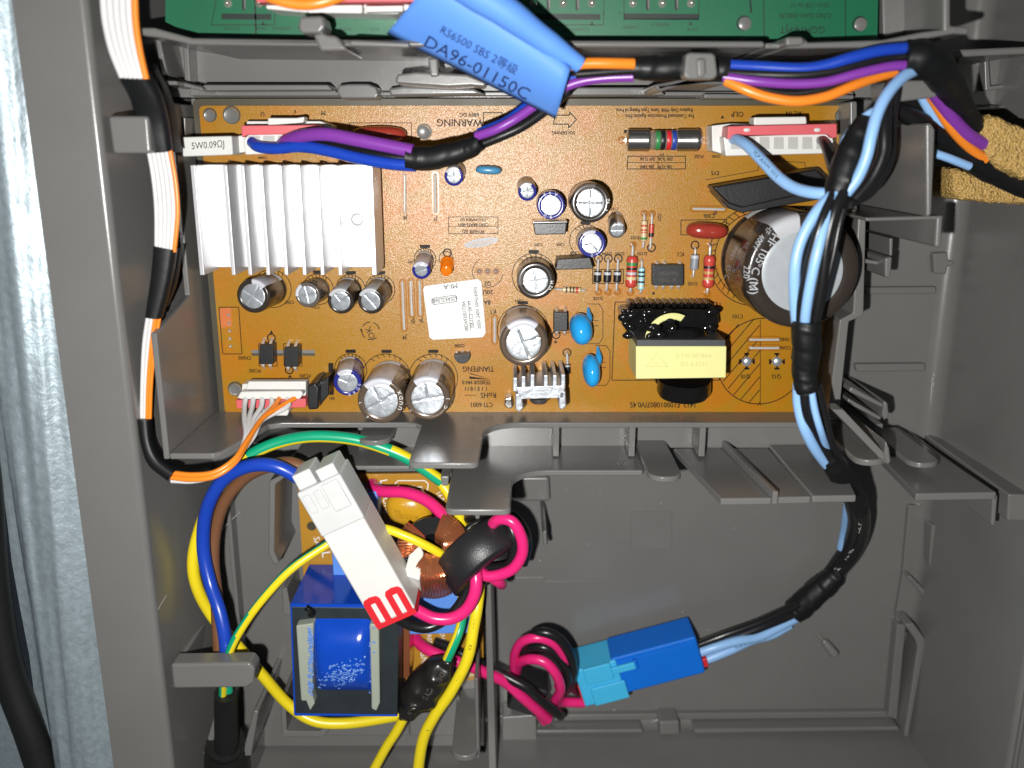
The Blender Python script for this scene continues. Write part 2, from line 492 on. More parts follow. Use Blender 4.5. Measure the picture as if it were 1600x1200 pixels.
def sweep_y(prof, y0, y1):
    """closed XZ profile swept along Y"""
    return MB().ext([(x, y0, z) for x, z in prof], (0, y1 - y0, 0))
def sweep_x(prof, x0, x1):
    return MB().ext([(x0, y, z) for y, z in prof], (x1 - x0, 0, 0))
def arc(cx, cy, r, a0, a1, n=6):
    return [(cx + r * math.cos(math.radians(a0 + (a1 - a0) * i / n)), cy + r * math.sin(math.radians(a0 + (a1 - a0) * i / n))) for i in range(n + 1)]

# deep floor with its fillets up to the side wall and the end wall
FZ = -25.0
YB = -226.0                      # end wall
XR = 155.0                       # right side wall
fl_ = MB()
fl_.box(-114, XR + 2, YB - 2, 85, FZ - 3, FZ)
H('floor', fl_, 0)
# right side wall: fillet, face, rim and flange
r_ = 6.0
prof = [(XR - r_, FZ + 0.01)] + arc(XR - r_, FZ + r_, r_, -90, 0, 7)[1:] + [(XR + 1.5, 8), (XR + 3, 42)] + arc(XR + 5, 42, 2.0, 180, 90, 3)[1:] + [(XR + 40, 44), (XR + 40, 40), (XR + 8, 40), (XR + 6, FZ - 3), (XR - r_, FZ - 2)]
H('side_wall', sweep_y(prof, YB - 30, 95), 0)
rr = MB(); rr.box(XR + 4.2, XR + 5.4, YB - 30, 95, 40, 45.2)
H('rim', rr, 0.4)
# end wall (towards the bottom of the picture)
prof = [(YB + 5, FZ + 0.012)] + [(YB + 5 - 5 * math.sin(math.radians(a)), FZ + 5 - 5 * math.cos(math.radians(a))) for a in (15, 30, 45, 60, 75, 90)] + [(YB - 2.5, 43), (YB - 8, 43), (YB - 8, FZ - 2), (YB + 5, FZ - 2)]
H('end_wall', sweep_x(prof, -110, XR + 4), 0)
# left side wall with its wide rim
prof = [(-104.0, FZ), (-108.6, 40.5)] + arc(-110.6, 41.0, 2.0, 0, 90, 4) + [(-127.5, 43.0), (-127.5, 38), (-114, 37), (-112, FZ)]
H('side_wall', sweep_y(prof, YB - 40, 110), 0)

# raised floor below the filter board, left of the divider
YS = P(700, 700, 0).y
lf = MB(); lf.box(-106, P(757, 1000, -9).x, YB + 1, YS - 1, FZ - 1, -9)
H('raised_floor', lf, 0.6)
dv = MB(); dv.up([(757, 880), (766, 880), (777, 1240), (764, 1240)], 9, FZ)
H('divider', dv, 0.4)
# well round the brown board
X0, X1 = -100.0, 101.0
LIP = P(800, 669, 12).y
YT, YL = P(800, 158, 0).y, P(800, 656, 0).y
wf = MB(); wf.box(X0 - 1, X1 + 2, YL - 1, YT + 1, FZ - 1, -7.5)
H('well_floor', wf, 0)
wl = MB()
wl.ext([(X0 - 1.6, LIP, -24), (X0 - 1.6, YT - 1, -24), (X0 - 1.6, YT - 1, 13), (X0 - 1.6, YT - 58, 13), (X0 - 1.6, YT - 64, 42), (X0 - 1.6, LIP, 42)], (1.8, 0, 0))
H('well_wall', wl, 0.5)
bw = MB(); bw.ext([(X0 + 0.25, LIP, -24), (X1 + 1, LIP, -24), (X1 + 1, LIP, 12)] + [(x, LIP, z) for x, z in [(3, 12)] + [(3 - 12 * math.sin(math.radians(t)), 24 - 12 * math.cos(math.radians(t))) for t in (15, 30, 45, 60, 75, 90)] + [(-9.4, 47)] + [(-11.8 + 2.4 * math.cos(math.radians(t)), 47.6 + 2.4 * math.sin(math.radians(t))) for t in (20, 45, 70, 90)] + [(-27 + 2.4 * math.cos(math.radians(t)), 47.6 + 2.4 * math.sin(math.radians(t))) for t in (90, 110, 135, 160)] + [(-29.4, 46), (-29.0, 15), (-31, 12.6), (-34, 12)]] + [(-74, LIP, 12), (-78, LIP, 14), (-85, LIP, 40), (-87, LIP, 42), (X0 + 0.25, LIP, 42)], (0, 1.9, 0))
H('well_wall', bw, 0.5)
tw = MB(); tw.up([(296, 136), (520, 136), (524, 143), (1334, 143), (1334, 150), (296, 150)], 4, -24)
H('well_wall', tw, 0.4)
tl = MB(); tl.up([(318, 132), (512, 132), (520, 141), (312, 142)], 12, -20)
H('ledge', tl, 0.5)
tl = MB(); tl.up([(880, 136), (1030, 136), (1040, 149), (870, 150)], 10, -20)
H('ledge', tl, 0.6)
tl = MB(); tl.up([(1100, 146), (1335, 148), (1335, 155), (1100, 154)], 8, -20)
H('ledge', tl, 0.5)
rw = MB(); rw.up([(1293, 652), (1312, 500), (1333, 489), (1341, 337), (1354, 333), (1350, 493), (1327, 503), (1311, 655)], 12, FZ)
H('well_wall', rw, 0.6)
rw = MB(); rw.up([(1328, 158), (1340, 158), (1340, 338), (1330, 338)], 10, FZ)
H('well_wall', rw, 0.6)
# thin plastic lip along the seat of the board
st = MB(); st.up([(345, 654), (1292, 660), (1292, 664), (345, 660)], 1.5, -7)
H('seat_lip', st, 0.2)

# shelf between the two boards and the wall that carries the green one
sh = MB(); sh.up([(236, 62), (1420, 62), (1420, 152), (310, 152), (236, 152)], -1, FZ)
H('shelf', sh, 0)
lw = MB()
lw.up([(212, 43), (240, 43), (262, 49), (300, 59), (470, 62), (1195, 64), (1196, 74), (560, 73), (300, 70), (255, 60), (212, 54)], 42, -2)
H('shelf_wall', lw, 0.8, 3)
lw = MB(); lw.up([(1228, 58), (1258, 58), (1262, 66), (1380, 62), (1440, 50), (1500, 42), (1510, 50), (1450, 60), (1385, 74), (1228, 76)], 42, -2)
H('shelf_wall', lw, 0.8, 3)
lw = MB(); lw.up([(1196, 67), (1228, 67), (1228, 76), (1196, 76)], 38, -2)
H('shelf_wall', lw, 0.5)
for uv, z1, z0 in (([(545, 63), (552, 62), (640, 66), (640, 75), (545, 72)], 45, 20),
                   ([(1228, 57), (1256, 57), (1258, 70), (1228, 72)], 45, 20)):
    b_ = MB(); b_.up(uv, z1, z0); H('lip', b_, 0.8, 3)
# left end of the shelf: low partition and posts
for uv, z1, z0 in (([(242, 60), (250, 60), (262, 118), (252, 118)], 14, FZ), ([(285, 66), (294, 66), (298, 130), (288, 130)], 6, -2),
                   ([(244, 126), (276, 126), (278, 133), (246, 133)], 22, FZ), ([(276, 126), (316, 136), (318, 143), (276, 133)], 16, FZ),
                   ([(150, 84), (168, 86), (170, 126), (152, 124)], 20, FZ), ([(282, 183), (290, 183), (291, 242), (283, 242)], 6, FZ)):
    b_ = MB(); b_.up(uv, z1, z0); H('partition', b_, 0.5)
# cable clip block over the ribbon cable
b_ = MB(); b_.up([(168, 181), (231, 181), (236, 240), (176, 240)], 47, 42.2)
b_.up([(168, 181), (182, 181), (187, 240), (176, 240)], 42.2, FZ)
H('cable_clip', b_, 1.0, 3)
for (u, v, w, h) in ((180, 250, 5, 4), (198, 254, 6, 8)):
    c = P(u, v, 0); b_ = MB(); b_.lathe((c.x, c.y, -20), (0, 0, 1), [(1.5, 0), (1.5, 19), (0.9, 20.5)], 12)
    H('stud', b_, 0)
# folded tab that hooks over the green board
b_ = MB()
b_.up([(468, 26), (503, 24), (508, 42), (500, 52), (470, 52), (465, 42)], 50, 40)
b_.ext([P(470, 50, 44), P(500, 50, 44), P(522, 66, 20), P(492, 66, 20)], (0, 3, 0))
H('hook', b_, 0.8, 3)
b_ = MB(); b_.up([(488, 52), (502, 50), (512, 54), (526, 56), (544, 79), (500, 80)], 46, 20); H('hook', b_, 0.9, 3)
# rounded catches along the shelf
b_ = MB(); b_.up([(528, 133), (545, 131), (575, 131), (588, 136), (592, 148), (588, 154), (532, 154), (526, 144)], 11, -2); H('catch', b_, 1.6, 4)
b_ = MB(); b_.up([(620, 116), (650, 112), (730, 116), (760, 128), (758, 136), (735, 134), (700, 136), (640, 132), (617, 130)], 26, 14)
b_.up([(668, 90), (684, 90), (686, 120), (672, 120)], 27, 22)
H('catch', b_, 1.0, 3)
b_ = MB(); b_.up([(606, 138), (630, 134), (740, 138), (760, 148), (610, 150)], 10, -2); H('catch', b_, 0.8, 3)
# arch that holds the black bundle near the middle of the shelf
b_ = MB()
b_.up([(1020, 132), (1066, 124), (1075, 118), (1130, 118), (1140, 126), (1128, 133), (1070, 132), (1030, 144)], 34, -2)
H('cable_arch', b_, 1.2, 3)
b_ = MB()
b_.up([(1072, 84), (1078, 82), (1112, 82), (1118, 86), (1122, 116), (1116, 124), (1074, 124), (1068, 118)], 53, 47.5)
b_.up([(1088, 92), (1102, 90), (1104, 118), (1090, 122)], 54.5, 53)
H('cable_clip', b_, 1.2, 3)

# corner right of the green board
b_ = MB(); b_.up([(1378, -30), (1472, -30), (1470, 44), (1440, 50), (1380, 60)], 18, FZ); H('ledge', b_, 0.6)
b_ = MB(); b_.up([(1474, -30), (1486, -30), (1486, 40), (1516, 42), (1514, 54), (1474, 52)], 42, FZ); H('bracket', b_, 0.8, 3)
b_ = MB(); b_.up([(1480, 78), (1620, 72), (1620, 84), (1480, 90)], 22, FZ); H('step', b_, 0.8, 3)
b_ = MB(); b_.up([(1490, 90), (1620, 84), (1620, 164), (1500, 168)], -14, FZ); H('step', b_, 0.8, 3)
b_ = MB(); b_.up([(1500, 166), (1620, 163), (1620, 170), (1502, 174)], -8, FZ); H('step', b_, 0.8, 3)
b_ = MB(); b_.up([(1538, 90), (1545, 90), (1548, 134), (1620, 126), (1620, 133), (1540, 142)], -10, FZ); H('rib', b_, 0.4)
b_ = MB()
b_.up([(1390, 126), (1430, 125), (1490, 126), (1489, 140), (1466, 143), (1464, 152), (1400, 160), (1390, 150)], 38, 24)
H('bracket', b_, 0.9, 3)

# upright plates on the right of the well: each one stands on the deep floor, its rim faces us
def plate(top, z1, z0=FZ, bev=0.7): 
    b_ = MB(); b_.up(top, z1, z0); H('upright_plate', b_, bev, 3)
plate([(1447, 193), (1455, 192), (1462, 202), (1456, 336), (1448, 340)], 43, -10)
b_ = MB()
a0_, a1_ = P(1385, 194, 28), P(1452, 193, 43)
plate([(1464, 338), (1474, 338), (1471, 388), (1461, 386)], 40)
plate([(1352, 340), (1474, 337), (1474, 343), (1354, 346)], 40)
plate([(1390, 372), (1396, 372), (1395, 400), (1390, 400)], 10)
plate([(1383, 403), (1395, 401), (1392, 434), (1383, 434)], 14)
plate([(1350, 404), (1390, 412), (1390, 417), (1350, 411)], 8)
b_ = MB(); b_.up([(1458, 396), (1480, 394), (1482, 406), (1491, 409), (1490, 415), (1481, 417), (1478, 429), (1460, 427)], FZ + 3, FZ - 1); H('boss', b_, 0.6, 3)
for uv in ([(1350, 449), (1463, 448), (1463, 459), (1354, 460)], [(1336, 569), (1446, 568), (1446, 580), (1339, 581)]):
    b_ = MB(); b_.up(uv, FZ + 2.6, FZ - 1); H('floor_rib', b_, 0.5)

def leaf(p_deep, p_near, zb, zt, wpx, th=1.8, rnd=True, name='snap_tab', rad=5.0):
    """upright tab between a deep foot line and its near rounded rim: p_near = two photo pixels of the rim ends"""
    A, B = P(*p_near[0], zt), P(*p_near[1], zt)
    d = B - A; L = d.length; d.normalize(); r = min(L * 0.45, rad) if rnd else 0.6
    prof = [(0, zb), (L, zb)] + [(L - r + r * math.sin(math.radians(a)), zt - r + r * math.cos(math.radians(a))) for a in (90, 70, 50, 30, 10, 0)] + [(r - r * math.sin(math.radians(a)), zt - r + r * math.cos(math.radians(a))) for a in (0, 10, 30, 50, 70, 90)]
    n = Vector((-d.y, d.x, 0))
    b_ = MB(); b_.ext([(A.x + d.x * s, A.y + d.y * s, z) for s, z in prof], n * th)
    return H(name, b_, 0.5, 3)
# lower edge of the well: tabs, posts and ribs
leaf(None, ((556, 697), (609, 697)), -5, 21, 0)
leaf(None, ((1014, 754), (1068, 754)), -2, 34, 0)
b_ = MB(); b_.ext([P(640, 660, 8), P(702, 660, 8), P(748, 738, 43), P(640, 740, 43)], (0, 1.2, -1)); 
b_ = MB(); b_.up([(688, 744), (702, 744), (700, 760), (690, 760)], 39, 10); H('nib', b_, 0.5)
b_ = MB(); b_.up([(741, 800), (751, 800), (749, 812), (743, 812)], 39, 10); H('nib', b_, 0.5)
YW = P(900, 735, 23).y
prof = [(-19, -9), (P(1008, 735, 23).x, -9), (P(1008, 735, 23).x, 21), (P(1004, 735, 23).x, 23), (11, 23)] + [(11 - 11 * math.sin(math.radians(t)), 34 - 11 * math.cos(math.radians(t))) for t in (15, 30, 45, 60, 75, 90)] + [(-0.4, 51)] + [(-2.6 + 2.4 * math.cos(math.radians(t)), 52 + 2.4 * math.sin(math.radians(t))) for t in (20, 45, 70, 90)] + [(-16.4 + 2.4 * math.cos(math.radians(t)), 52 + 2.4 * math.sin(math.radians(t))) for t in (90, 110, 135, 160)] + [(-18.9, 51)]
b_ = MB(); b_.ext([(x, YW, z) for x, z in prof], (0, -1.9, 0)); H('trench_wall', b_, 0.5, 3)
b_ = MB(); b_.up([(446, 728), (640, 728), (640, 735), (446, 735)], 18, -9); H('trench_wall', b_, 0.5)
b_ = MB(); b_.box(P(560, 700, 0).x, P(1310, 700, 0).x, P(700, 701, 0).y, LIP + 0.1, -20, -1); H('trench_floor', b_, 0)
for u in (869, 988, 1098):
    b_ = MB(); b_.ext([(P(u - 5, 700, 12).x, LIP, 11), (P(u + 5, 700, 12).x, LIP, 11), (P(u + 5, 700, 12).x, LIP, -2), (P(u - 5, 700, 12).x, LIP, -2)], (0, P(u, 712, 10).y - LIP, 0))
    H('rib', b_, 0.3)
def slab(p, zt, zb, th=2.2):
    A, B = P(*p[0], zt), P(*p[1], zt)
    C_, D_ = P(*p[2], zb), P(*p[3], zb)
    n = Vector((0, 1, 0))
    b_ = MB(); b_.ext([A, B, Vector((D_.x, B.y, zb)), Vector((C_.x, A.y, zb))], n * th)
    return b_
# big plates that stand up from the trench wall (their feet are deep, their rims near)
H('upright_plate', slab([(1126, 790), (1205, 789), (1052, 697), (1127, 697)], 45, 0), 0.5)
H('upright_plate', slab([(1209, 788), (1266, 787), (1127, 697), (1200, 697)], 44, 0), 0.5)
H('upright_plate', slab([(1269, 786), (1337, 785), (1201, 697), (1300, 697)], 46, 0), 0.5)
b_ = MB(); A = P(1205, 786, 45); b_.ext([(A.x, A.y, 46), (A.x, A.y + 4, 46), (P(1128, 690, 0).x, A.y + 4, 0), (P(1128, 690, 0).x, A.y, 0)], (1.6, 0, 0)); H('rib', b_, 0.3)
# plates leaning away at the lower right corner of the well
leaf(None, ((1340, 730), (1392, 727)), 0, 38, 0, 2.0)
plate([(1384, 688), (1390, 700), (1393, 722), (1387, 728), (1382, 712)], 38, 0)
plate([(1300, 640), (1318, 640), (1390, 716), (1384, 726)], 37, 30, 0.5)
leaf(None, ((1424, 733), (1473, 731)), -10, 26, 0, 1.8)
for uv, z in (([(1382, 626), (1388, 630), (1390, 650), (1383, 658), (1378, 648)], 10), ([(1330, 604), (1386, 634), (1384, 640), (1326, 612)], 9), ([(1326, 622), (1378, 652), (1376, 658), (1324, 630)], 6), ([(1366, 664), (1381, 662), (1380, 684), (1370, 678)], 4)):
    plate(uv, z)
H('upright_plate', slab([(1430, 783), (1556, 781), (1330, 676), (1404, 672)], 40, FZ + 1, 2.4), 0.5)
plate([(1552, 772), (1560, 774), (1556, 822), (1549, 822)], 38)
# stepped trim along the right of the deep floor
b_ = MB(); b_.up([(1420, 790), (1450, 790), (1432, 940), (1408, 1010), (1400, 960), (1410, 900)], FZ + 2, FZ - 1); H('trim', b_, 0.5)
b_ = MB(); b_.up([(1478, 796), (1492, 788), (1484, 822), (1466, 828), (1462, 876), (1470, 884), (1466, 920), (1458, 918), (1452, 880), (1456, 822), (1470, 818)], FZ + 9, FZ - 1); H('trim', b_, 0.5)
plate([(1418, 902), (1424, 900), (1462, 938), (1468, 962), (1462, 984), (1452, 984), (1458, 960), (1452, 944)], FZ + 7)
plate([(1414, 976), (1428, 974), (1446, 998), (1446, 1010), (1420, 1155), (1413, 1150), (1434, 1012), (1430, 1000)], FZ + 12)
b_ = MB(); b_.up([(1402, 976), (1416, 976), (1402, 1126), (1388, 1120)], FZ + 5, FZ - 1); H('trim', b_, 0.5)
for uv, z in (([(780, 1118), (1402, 1112), (1400, 1122), (780, 1128)], FZ + 2.5), ([(790, 1142), (1004, 1140), (1006, 1146), (790, 1148)], FZ + 8), ([(1084, 1140), (1404, 1136), (1408, 1142), (1086, 1147)], FZ + 8)):
    b_ = MB(); b_.up(uv, z, FZ - 1); H('floor_step', b_, 0.6)
b_ = MB(); b_.up([(1030, 1128), (1062, 1127), (1063, 1149), (1031, 1150)], FZ + 9, FZ - 1); H('boss', b_, 1.0, 3)
b_ = MB(); b_.up([(784, 1121), (838, 1117), (843, 1250), (784, 1250)], -15, FZ); H('ledge', b_, 0.6)
# small upright fin and the faint raised square on the deep floor
plate([(847, 832), (854, 828), (855, 852), (850, 855)], 4)
b_ = MB(); b_.ext([(P(850, 850, 4).x, P(850, 852, 4).y, 4), (P(850, 850, 4).x, P(850, 852, 4).y, FZ), (P(850, 850, 4).x, P(850, 784, FZ).y, FZ), (P(850, 850, 4).x, P(850, 784, FZ).y, FZ + 4)], (1.5, 0, 0)); H('fin', b_, 0.3)
b_ = MB(); b_.up([(802, 745), (858, 745), (860, 784), (800, 784)], FZ + 5, FZ - 1); H('step', b_, 1.2, 3)
b_ = MB(); b_.up([(986, 800), (1050, 800), (1050, 858), (985, 858)], FZ + 0.35, FZ - 1); H('raised_square', b_, 0.2)
b_ = MB(); b_.up([(786, 902), (850, 902), (852, 908), (1000, 908), (1000, 912), (848, 914), (786, 908)], FZ + 0.3, FZ - 1); H('floor_step', b_, 0.2)
# small block on the far right flange
b_ = MB(); b_.up([(1576, 772), (1620, 774), (1620, 816), (1574, 814)], 34, FZ); H('boss', b_, 0.7)

# lower left bay: filter board clip, ledges, cord guides
plate([(444, 740), (450, 742), (430, 758), (428, 862), (436, 880), (428, 884), (419, 866), (420, 752)], 16, -10)
b_ = MB(); b_.ext([P(448, 742, 8), P(448, 872, 8), P(440, 884, 8), P(440, 742, 8)], (0, 0, 1.2)); 
b_ = MB(); b_.up([(440, 920), (448, 918), (456, 960), (450, 964), (442, 958)], 8, -10); H('snap_tab', b_, 0.5)
b_ = MB(); b_.up([(438, 1090), (446, 1086), (448, 1143), (500, 1143), (510, 1136), (514, 1141), (504, 1152), (440, 1152)], 14, -10); H('ledge', b_, 0.5)
b_ = MB(); b_.up([(448, 1100), (640, 1100), (640, 1150), (448, 1150)], -4, -10); H('ledge', b_, 0.5)
leaf(None, ((705, 1190), (747, 1190)), -10, 30, 0, 2.2)
plate([(741, 1060), (747, 1060), (750, 1185), (744, 1188)], 26, -10)
b_ = MB(); b_.up([(266, 1038), (390, 1036), (398, 1046), (396, 1068), (386, 1075), (270, 1077)], 43, 36)
b_.up([(266, 1038), (278, 1038), (280, 1077), (270, 1077)], 36, -10)
H('cord_clip', b_, 1.0, 3)
for uv in ([(316, 1180), (328, 1180), (346, 1108), (338, 1106)], [(377, 1182), (392, 1182), (404, 1112), (396, 1110)]):
    b_ = MB(); b_.up(uv, 24, -10); H('cord_guide', b_, 0.6)
b_ = MB(); b_.up([(305, 1182), (392, 1182), (392, 1240), (305, 1240)], 10, -10); H('cord_guide', b_, 0.6)
b_ = MB(); b_.ext([(P(345, 760, 0).x, P(345, 752, 0).y, -9), (P(345, 760, 0).x, P(345, 1030, 0).y, -9), (P(345, 760, 0).x, P(345, 1030, 0).y, -3), (P(345, 760, 0).x, P(345, 752, 0).y, -3)], (1.5, 0, 0)); H('rib', b_, 0.4)
b_ = MB(); b_.up([(700, 1080), (712, 1075), (722, 1100), (722, 1150), (640, 1150), (640, 1120)], -2, -10); H('ledge', b_, 0.5)
# locating posts seen through the holes of the brown board
HOLES = [(327, 181, 9), (352, 180, 0), (361, 181, 12), (1315, 182, 9.5), (367, 609, 10), (662, 207, 10)]

# ================================================================== steel edge, gasket
SX = -127.5
SP = thing('steel_panel', 'galvanised steel edge of the cabinet with a rounded bright ridge beside the grey tray', 'steel panel', (-140, -60, 38))
prof = [(SX, 41.6), (SX - 2.5, 42.4), (SX - 5, 43.6), (SX - 7.5, 44.5), (SX - 10, 44.5), (SX - 12.2, 43.9), (SX - 14.5, 43.6), (SX - 16.8, 43.6), (SX - 18.6, 42.6), (SX - 20.2, 40.6), (SX - 21.4, 38.0), (SX - 25.5, 37.0)]
def steel(pr, y0, y1, ny=24):
    mb = MB(); n = len(pr); vv = []
    for j in range(ny + 1):
        y = y0 + (y1 - y0) * j / ny
        for i, (x, z) in enumerate(pr):
            vv.append((x + 0.35 * math.sin(y * 0.11 + i) , y, z + 0.25 * math.sin(y * 0.07 + i * 0.8)))
    mb.add(vv, [[j * n + i, j * n + i + 1, (j + 1) * n + i + 1, (j + 1) * n + i] for j in range(ny) for i in range(n - 1)])
    return mb
pf, _ = smooth([Vector((x, 0, z)) for x, z in prof], [0] * len(prof), 4)
o = obj('rolled_edge', steel([(p.x, p.z) for p in pf], YB - 40, 110), M['steel'], SP)
b_ = MB(); b_.box(SX - 80, SX - 21, YB - 60, 110, 6, 8)
obj('flange', b_, M['steel'], SP, 0.3)
GK = MB()
GK.tube([P(-80, 420, 40), P(-46, 600, 40), P(-24, 760, 40), P(-12, 900, 40), P(11, 1040, 40), P(46, 1140, 40), P(72, 1215, 40), P(110, 1300, 40)], R(24, 10, 1000, 40), 20)
tag(obj('rubber_gasket', GK, M['rubber'], None), 'black rubber gasket curving along the lower outer side of the steel edge', 'gasket')
# dust and one stray fibre
DU = MB(); rd = random.Random(11)
for k in range(20):
    u, v = rd.uniform(790, 1400), rd.uniform(760, 1110)
    z = FZ + 0.05
    r = rd.uniform(0.05, 0.14); DU.ell(P(u, v, z), (r * rd.uniform(1, 3), r * rd.uniform(-1, 1), 0), (0, r, 0), (0, 0, r * 0.5), 0, 6, 4)
obj('dust', DU, M['white'], HOU, kind='stuff')
b_ = MB(); b_.tube([P(247, 952, 42), P(285, 890, 20), P(330, 845, 2), P(362, 812, -4), P(375, 800, -8)], 0.07, 6); obj('fibre', b_, M['cement'] if False else M['wwhite'], HOU)

# ================================================================== brown power board
PB = thing('circuit_board', 'tan brown power circuit board crowded with capacitors, heat sink and connectors', 'circuit board', (1, -42, -1.6))
def B(name, mb, mats, bev=0.0, **k): return obj(name, mb, mats, PB, bev, **k)
def rounded(x0, x1, y0, y1, r, n=4):
    o = []
    for cx, cy, a in ((x1 - r, y1 - r, 0), (x0 + r, y1 - r, 90), (x0 + r, y0 + r, 180), (x1 - r, y0 + r, 270)):
        o += [(cx + r * math.cos(math.radians(a + 90 * i / n)), cy + r * math.sin(math.radians(a + 90 * i / n))) for i in range(n + 1)]
    return o
bx0, bx1 = P(311, 170, 0).x, P(1328, 170, 0).x
by1, by0 = P(800, 165, 0).y, P(800, 647, 0).y
b_ = MB(); b_.prism(rounded(bx0, bx1, by0, by1, 1.6), -1.6, 0)
B('board', b_, M['pcb'], 0.0, ang=20)
b_ = MB(); b_.prism(rounded(bx0 - 2.3, bx1 + 1.9, by0 - 1.2, by1 + 2.2, 2.4), -2.6, -1.0)
B('board_rim', b_, M['edge'], 0.2)
# posts of the housing standing in the holes of the board
for u, v, r in HOLES:
    if r == 0: continue
    c = P(u, v, 0); rr = R(r, u, v, 0)
    b_ = MB(); b_.lathe((c.x, c.y, -6), (0, 0, 1), [(rr * 0.98, 0), (rr * 0.98, 6.03), (rr * 0.90, 6.12), (rr * 0.88, 6.1)], 24)
    H('locating_post', b_, 0)
    b_ = MB(); ring(b_, u + 1.0, v - 1.5, r * 1.04, 3.2, 0.05); B('hole_edge', b_, M['edge'])

def lid_mesh(c, ax, r, style, rot=0.0, dome=0.02):
    ax = Vector(ax).normalized()
    e1 = ax.cross(Vector((0, 1, 0))); e1 = -(e1.normalized()); e2 = ax.cross(e1)
    ang = {'cross': (0, 90, 180, 270), 'k': (90, 270, 0), 'y': (90, 210, 330), 't': (0, 180, 90), 'x': (45, 135, 225, 315), 'bar': (0, 180), 'none': ()}[style]
    dirs = [(math.cos(math.radians(a + rot)), math.sin(math.radians(a + rot))) for a in ang]
    nr, n = 12, 64; vv = []
    gw, gd = r * 0.055, r * 0.05
    for j in range(nr + 1):
        q = r * j / nr
        for k in range(n):
            t = 2 * PI * k / n; x, y = q * math.cos(t), q * math.sin(t)
            z = dome * r * (1 - (q / r) ** 2)
            if q < r * 0.93:
                dmin = min([9e9] + [(abs(x * dy - y * dx) if x * dx + y * dy > 0 else math.hypot(x, y)) for dx, dy in dirs])
                z -= gd * max(0.0, 1 - (dmin / gw) ** 2) if dmin < gw else 0
            else:
                z -= r * 0.02 * (q / r - 0.93) / 0.07
            vv.append(c + e1 * x + e2 * y + ax * z)
    mb = MB()
    mb.add(vv, [[j * n + k, j * n + (k + 1) % n, (j + 1) * n + (k + 1) % n, (j + 1) * n + k] for j in range(nr) for k in range(n)])
    mb.f = [f[::-1] for f in mb.f]
    return mb

def cap(u, v, rpx, h, sl, stripe=None, base=None, style='cross', rot=0.0, lidk=0.74, sm=None, label=None, name='electrolytic_capacitor'):
    top = P(u, v, h); r = R(rpx, u, v, h)
    bs = P(*base, 0) if base else Vector((top.x, top.y, 0))
    ax = (top - bs); h = ax.length; ax.normalize()
    prof = [(r * 0.95, 0), (r, 0.35), (r, h * 0.10), (r * 0.94, h * 0.14), (r * 0.94, h * 0.17), (r, h * 0.21), (r, h - r * 0.16), (r * 0.985, h - r * 0.08), (r * 0.95, h - r * 0.02), (r * 0.90, h), (r * lidk * 1.04, h), (r * lidk, h - 0.12), (r * lidk * 0.9, h - 0.3)]
    n = 48; mi = 0
    if stripe:
        a, w = stripe
        mi = lambda j, k: 1 if abs(((360.0 * k / n - (a + 180)) + 180) % 360 - 180) < w / 2 else 0
    mb = MB(); mb.lathe(bs, ax, prof, n, mi)
    o = B(name, mb, [M[sl], M[sm or 'stripe']], 0, label=label, ang=50)
    obj('lid', lid_mesh(bs + ax * (h - 0.12), ax, r * lidk * 0.99, style, rot), M['lid'], o, ang=60)
    return o, mb

def rim_print(o, u, v, h, rpx, items, m='silver'):
    mb = MB(); k = 0.87
    for t, a, hh in items:
        uu, vv = u + rpx * k * math.cos(math.radians(a)), v - rpx * k * math.sin(math.radians(a))
        write(mb, t, uu, vv, hh, 90 - a + 180, h + 0.06)
    obj('sleeve_print', mb, M[m], o, kind='stuff', flat=True)
INK = MB()     # board legend
CI = MB()      # print on the can sleeves
GOLD = []      # flux rings round leads

# ---- electrolytic capacitors
cap(395, 463, 27, 15, 'sleeve', (60, 50), (424, 451), 'x', 10, label='black can leaning towards the left edge below the heat sink')
cap(480, 461, 20, 11, 'sleeveg', (150, 70), (497, 452), 'cross', 10)
cap(532, 471, 21, 13, 'sleeve', (100, 90), (546, 452), 't', 35, sm='silver')
cap(579, 471, 21, 13, 'sleeve', (100, 90), (594, 452), 't', 130, sm='silver')
cap(658, 423, 14.5, 10, 'sleeven', (90, 110), (664, 405), 'cross', 20, lidk=0.68)
cap(709, 276, 15, 10, 'sleeven', (100, 90), (714, 266), 'cross', 0, lidk=0.72)
cap(824, 300, 14.5, 10, 'sleeven', (100, 90), (822, 289), 'cross', 0, lidk=0.70)
o_, _ = cap(861, 321, 22, 11, 'sleeven', None, None, 't', 20, lidk=0.72)
rim_print(o_, 861, 321, 11, 22, (('1', 150, 5), ('2', 120, 5), ('5', 95, 5), ('A', 65, 5), ('C', 240, 5), ('R', 270, 5)), 'stripe')
o_, _ = cap(923, 317, 31, 15, 'sleeve', (110, 80), None, 'cross', 0, lidk=0.72, sm='sleeveg')
rim_print(o_, 923, 317, 15, 31, (('92', 5, 6), ('V', -25, 5)), 'inkw')
cap(964, 360, 13, 10, 'sleeveg', (60, 60), (962, 343), 'cross', 0, lidk=0.78)
o_, _ = cap(925, 381, 21.5, 11, 'sleeven', (100, 60), None, 'y', 100, lidk=0.74)
rim_print(o_, 925, 381, 11, 21.5, (('P', 150, 5), ('E', 120, 5), ('0', 270, 5), ('3', 295, 5)), 'stripe')
o_, _ = cap(837, 439, 29.5, 15, 'sleeve', (160, 60), None, 'cross', 8, lidk=0.68, sm='sleeveg')
rim_print(o_, 837, 439, 15, 29.5, (('M', -5, 5), ('V2', -25, 5)), 'inkw')
cap(818, 536, 38, 24, 'sleeveb', (90, 78), None, 'k', 22, lidk=0.74, label='tall bronze can beside the small heat sink')
o_, _ = cap(543, 598, 22, 14, 'sleeven', (100, 70), (548, 576), 't', 60, lidk=0.72, label='blue can next to the black relay')
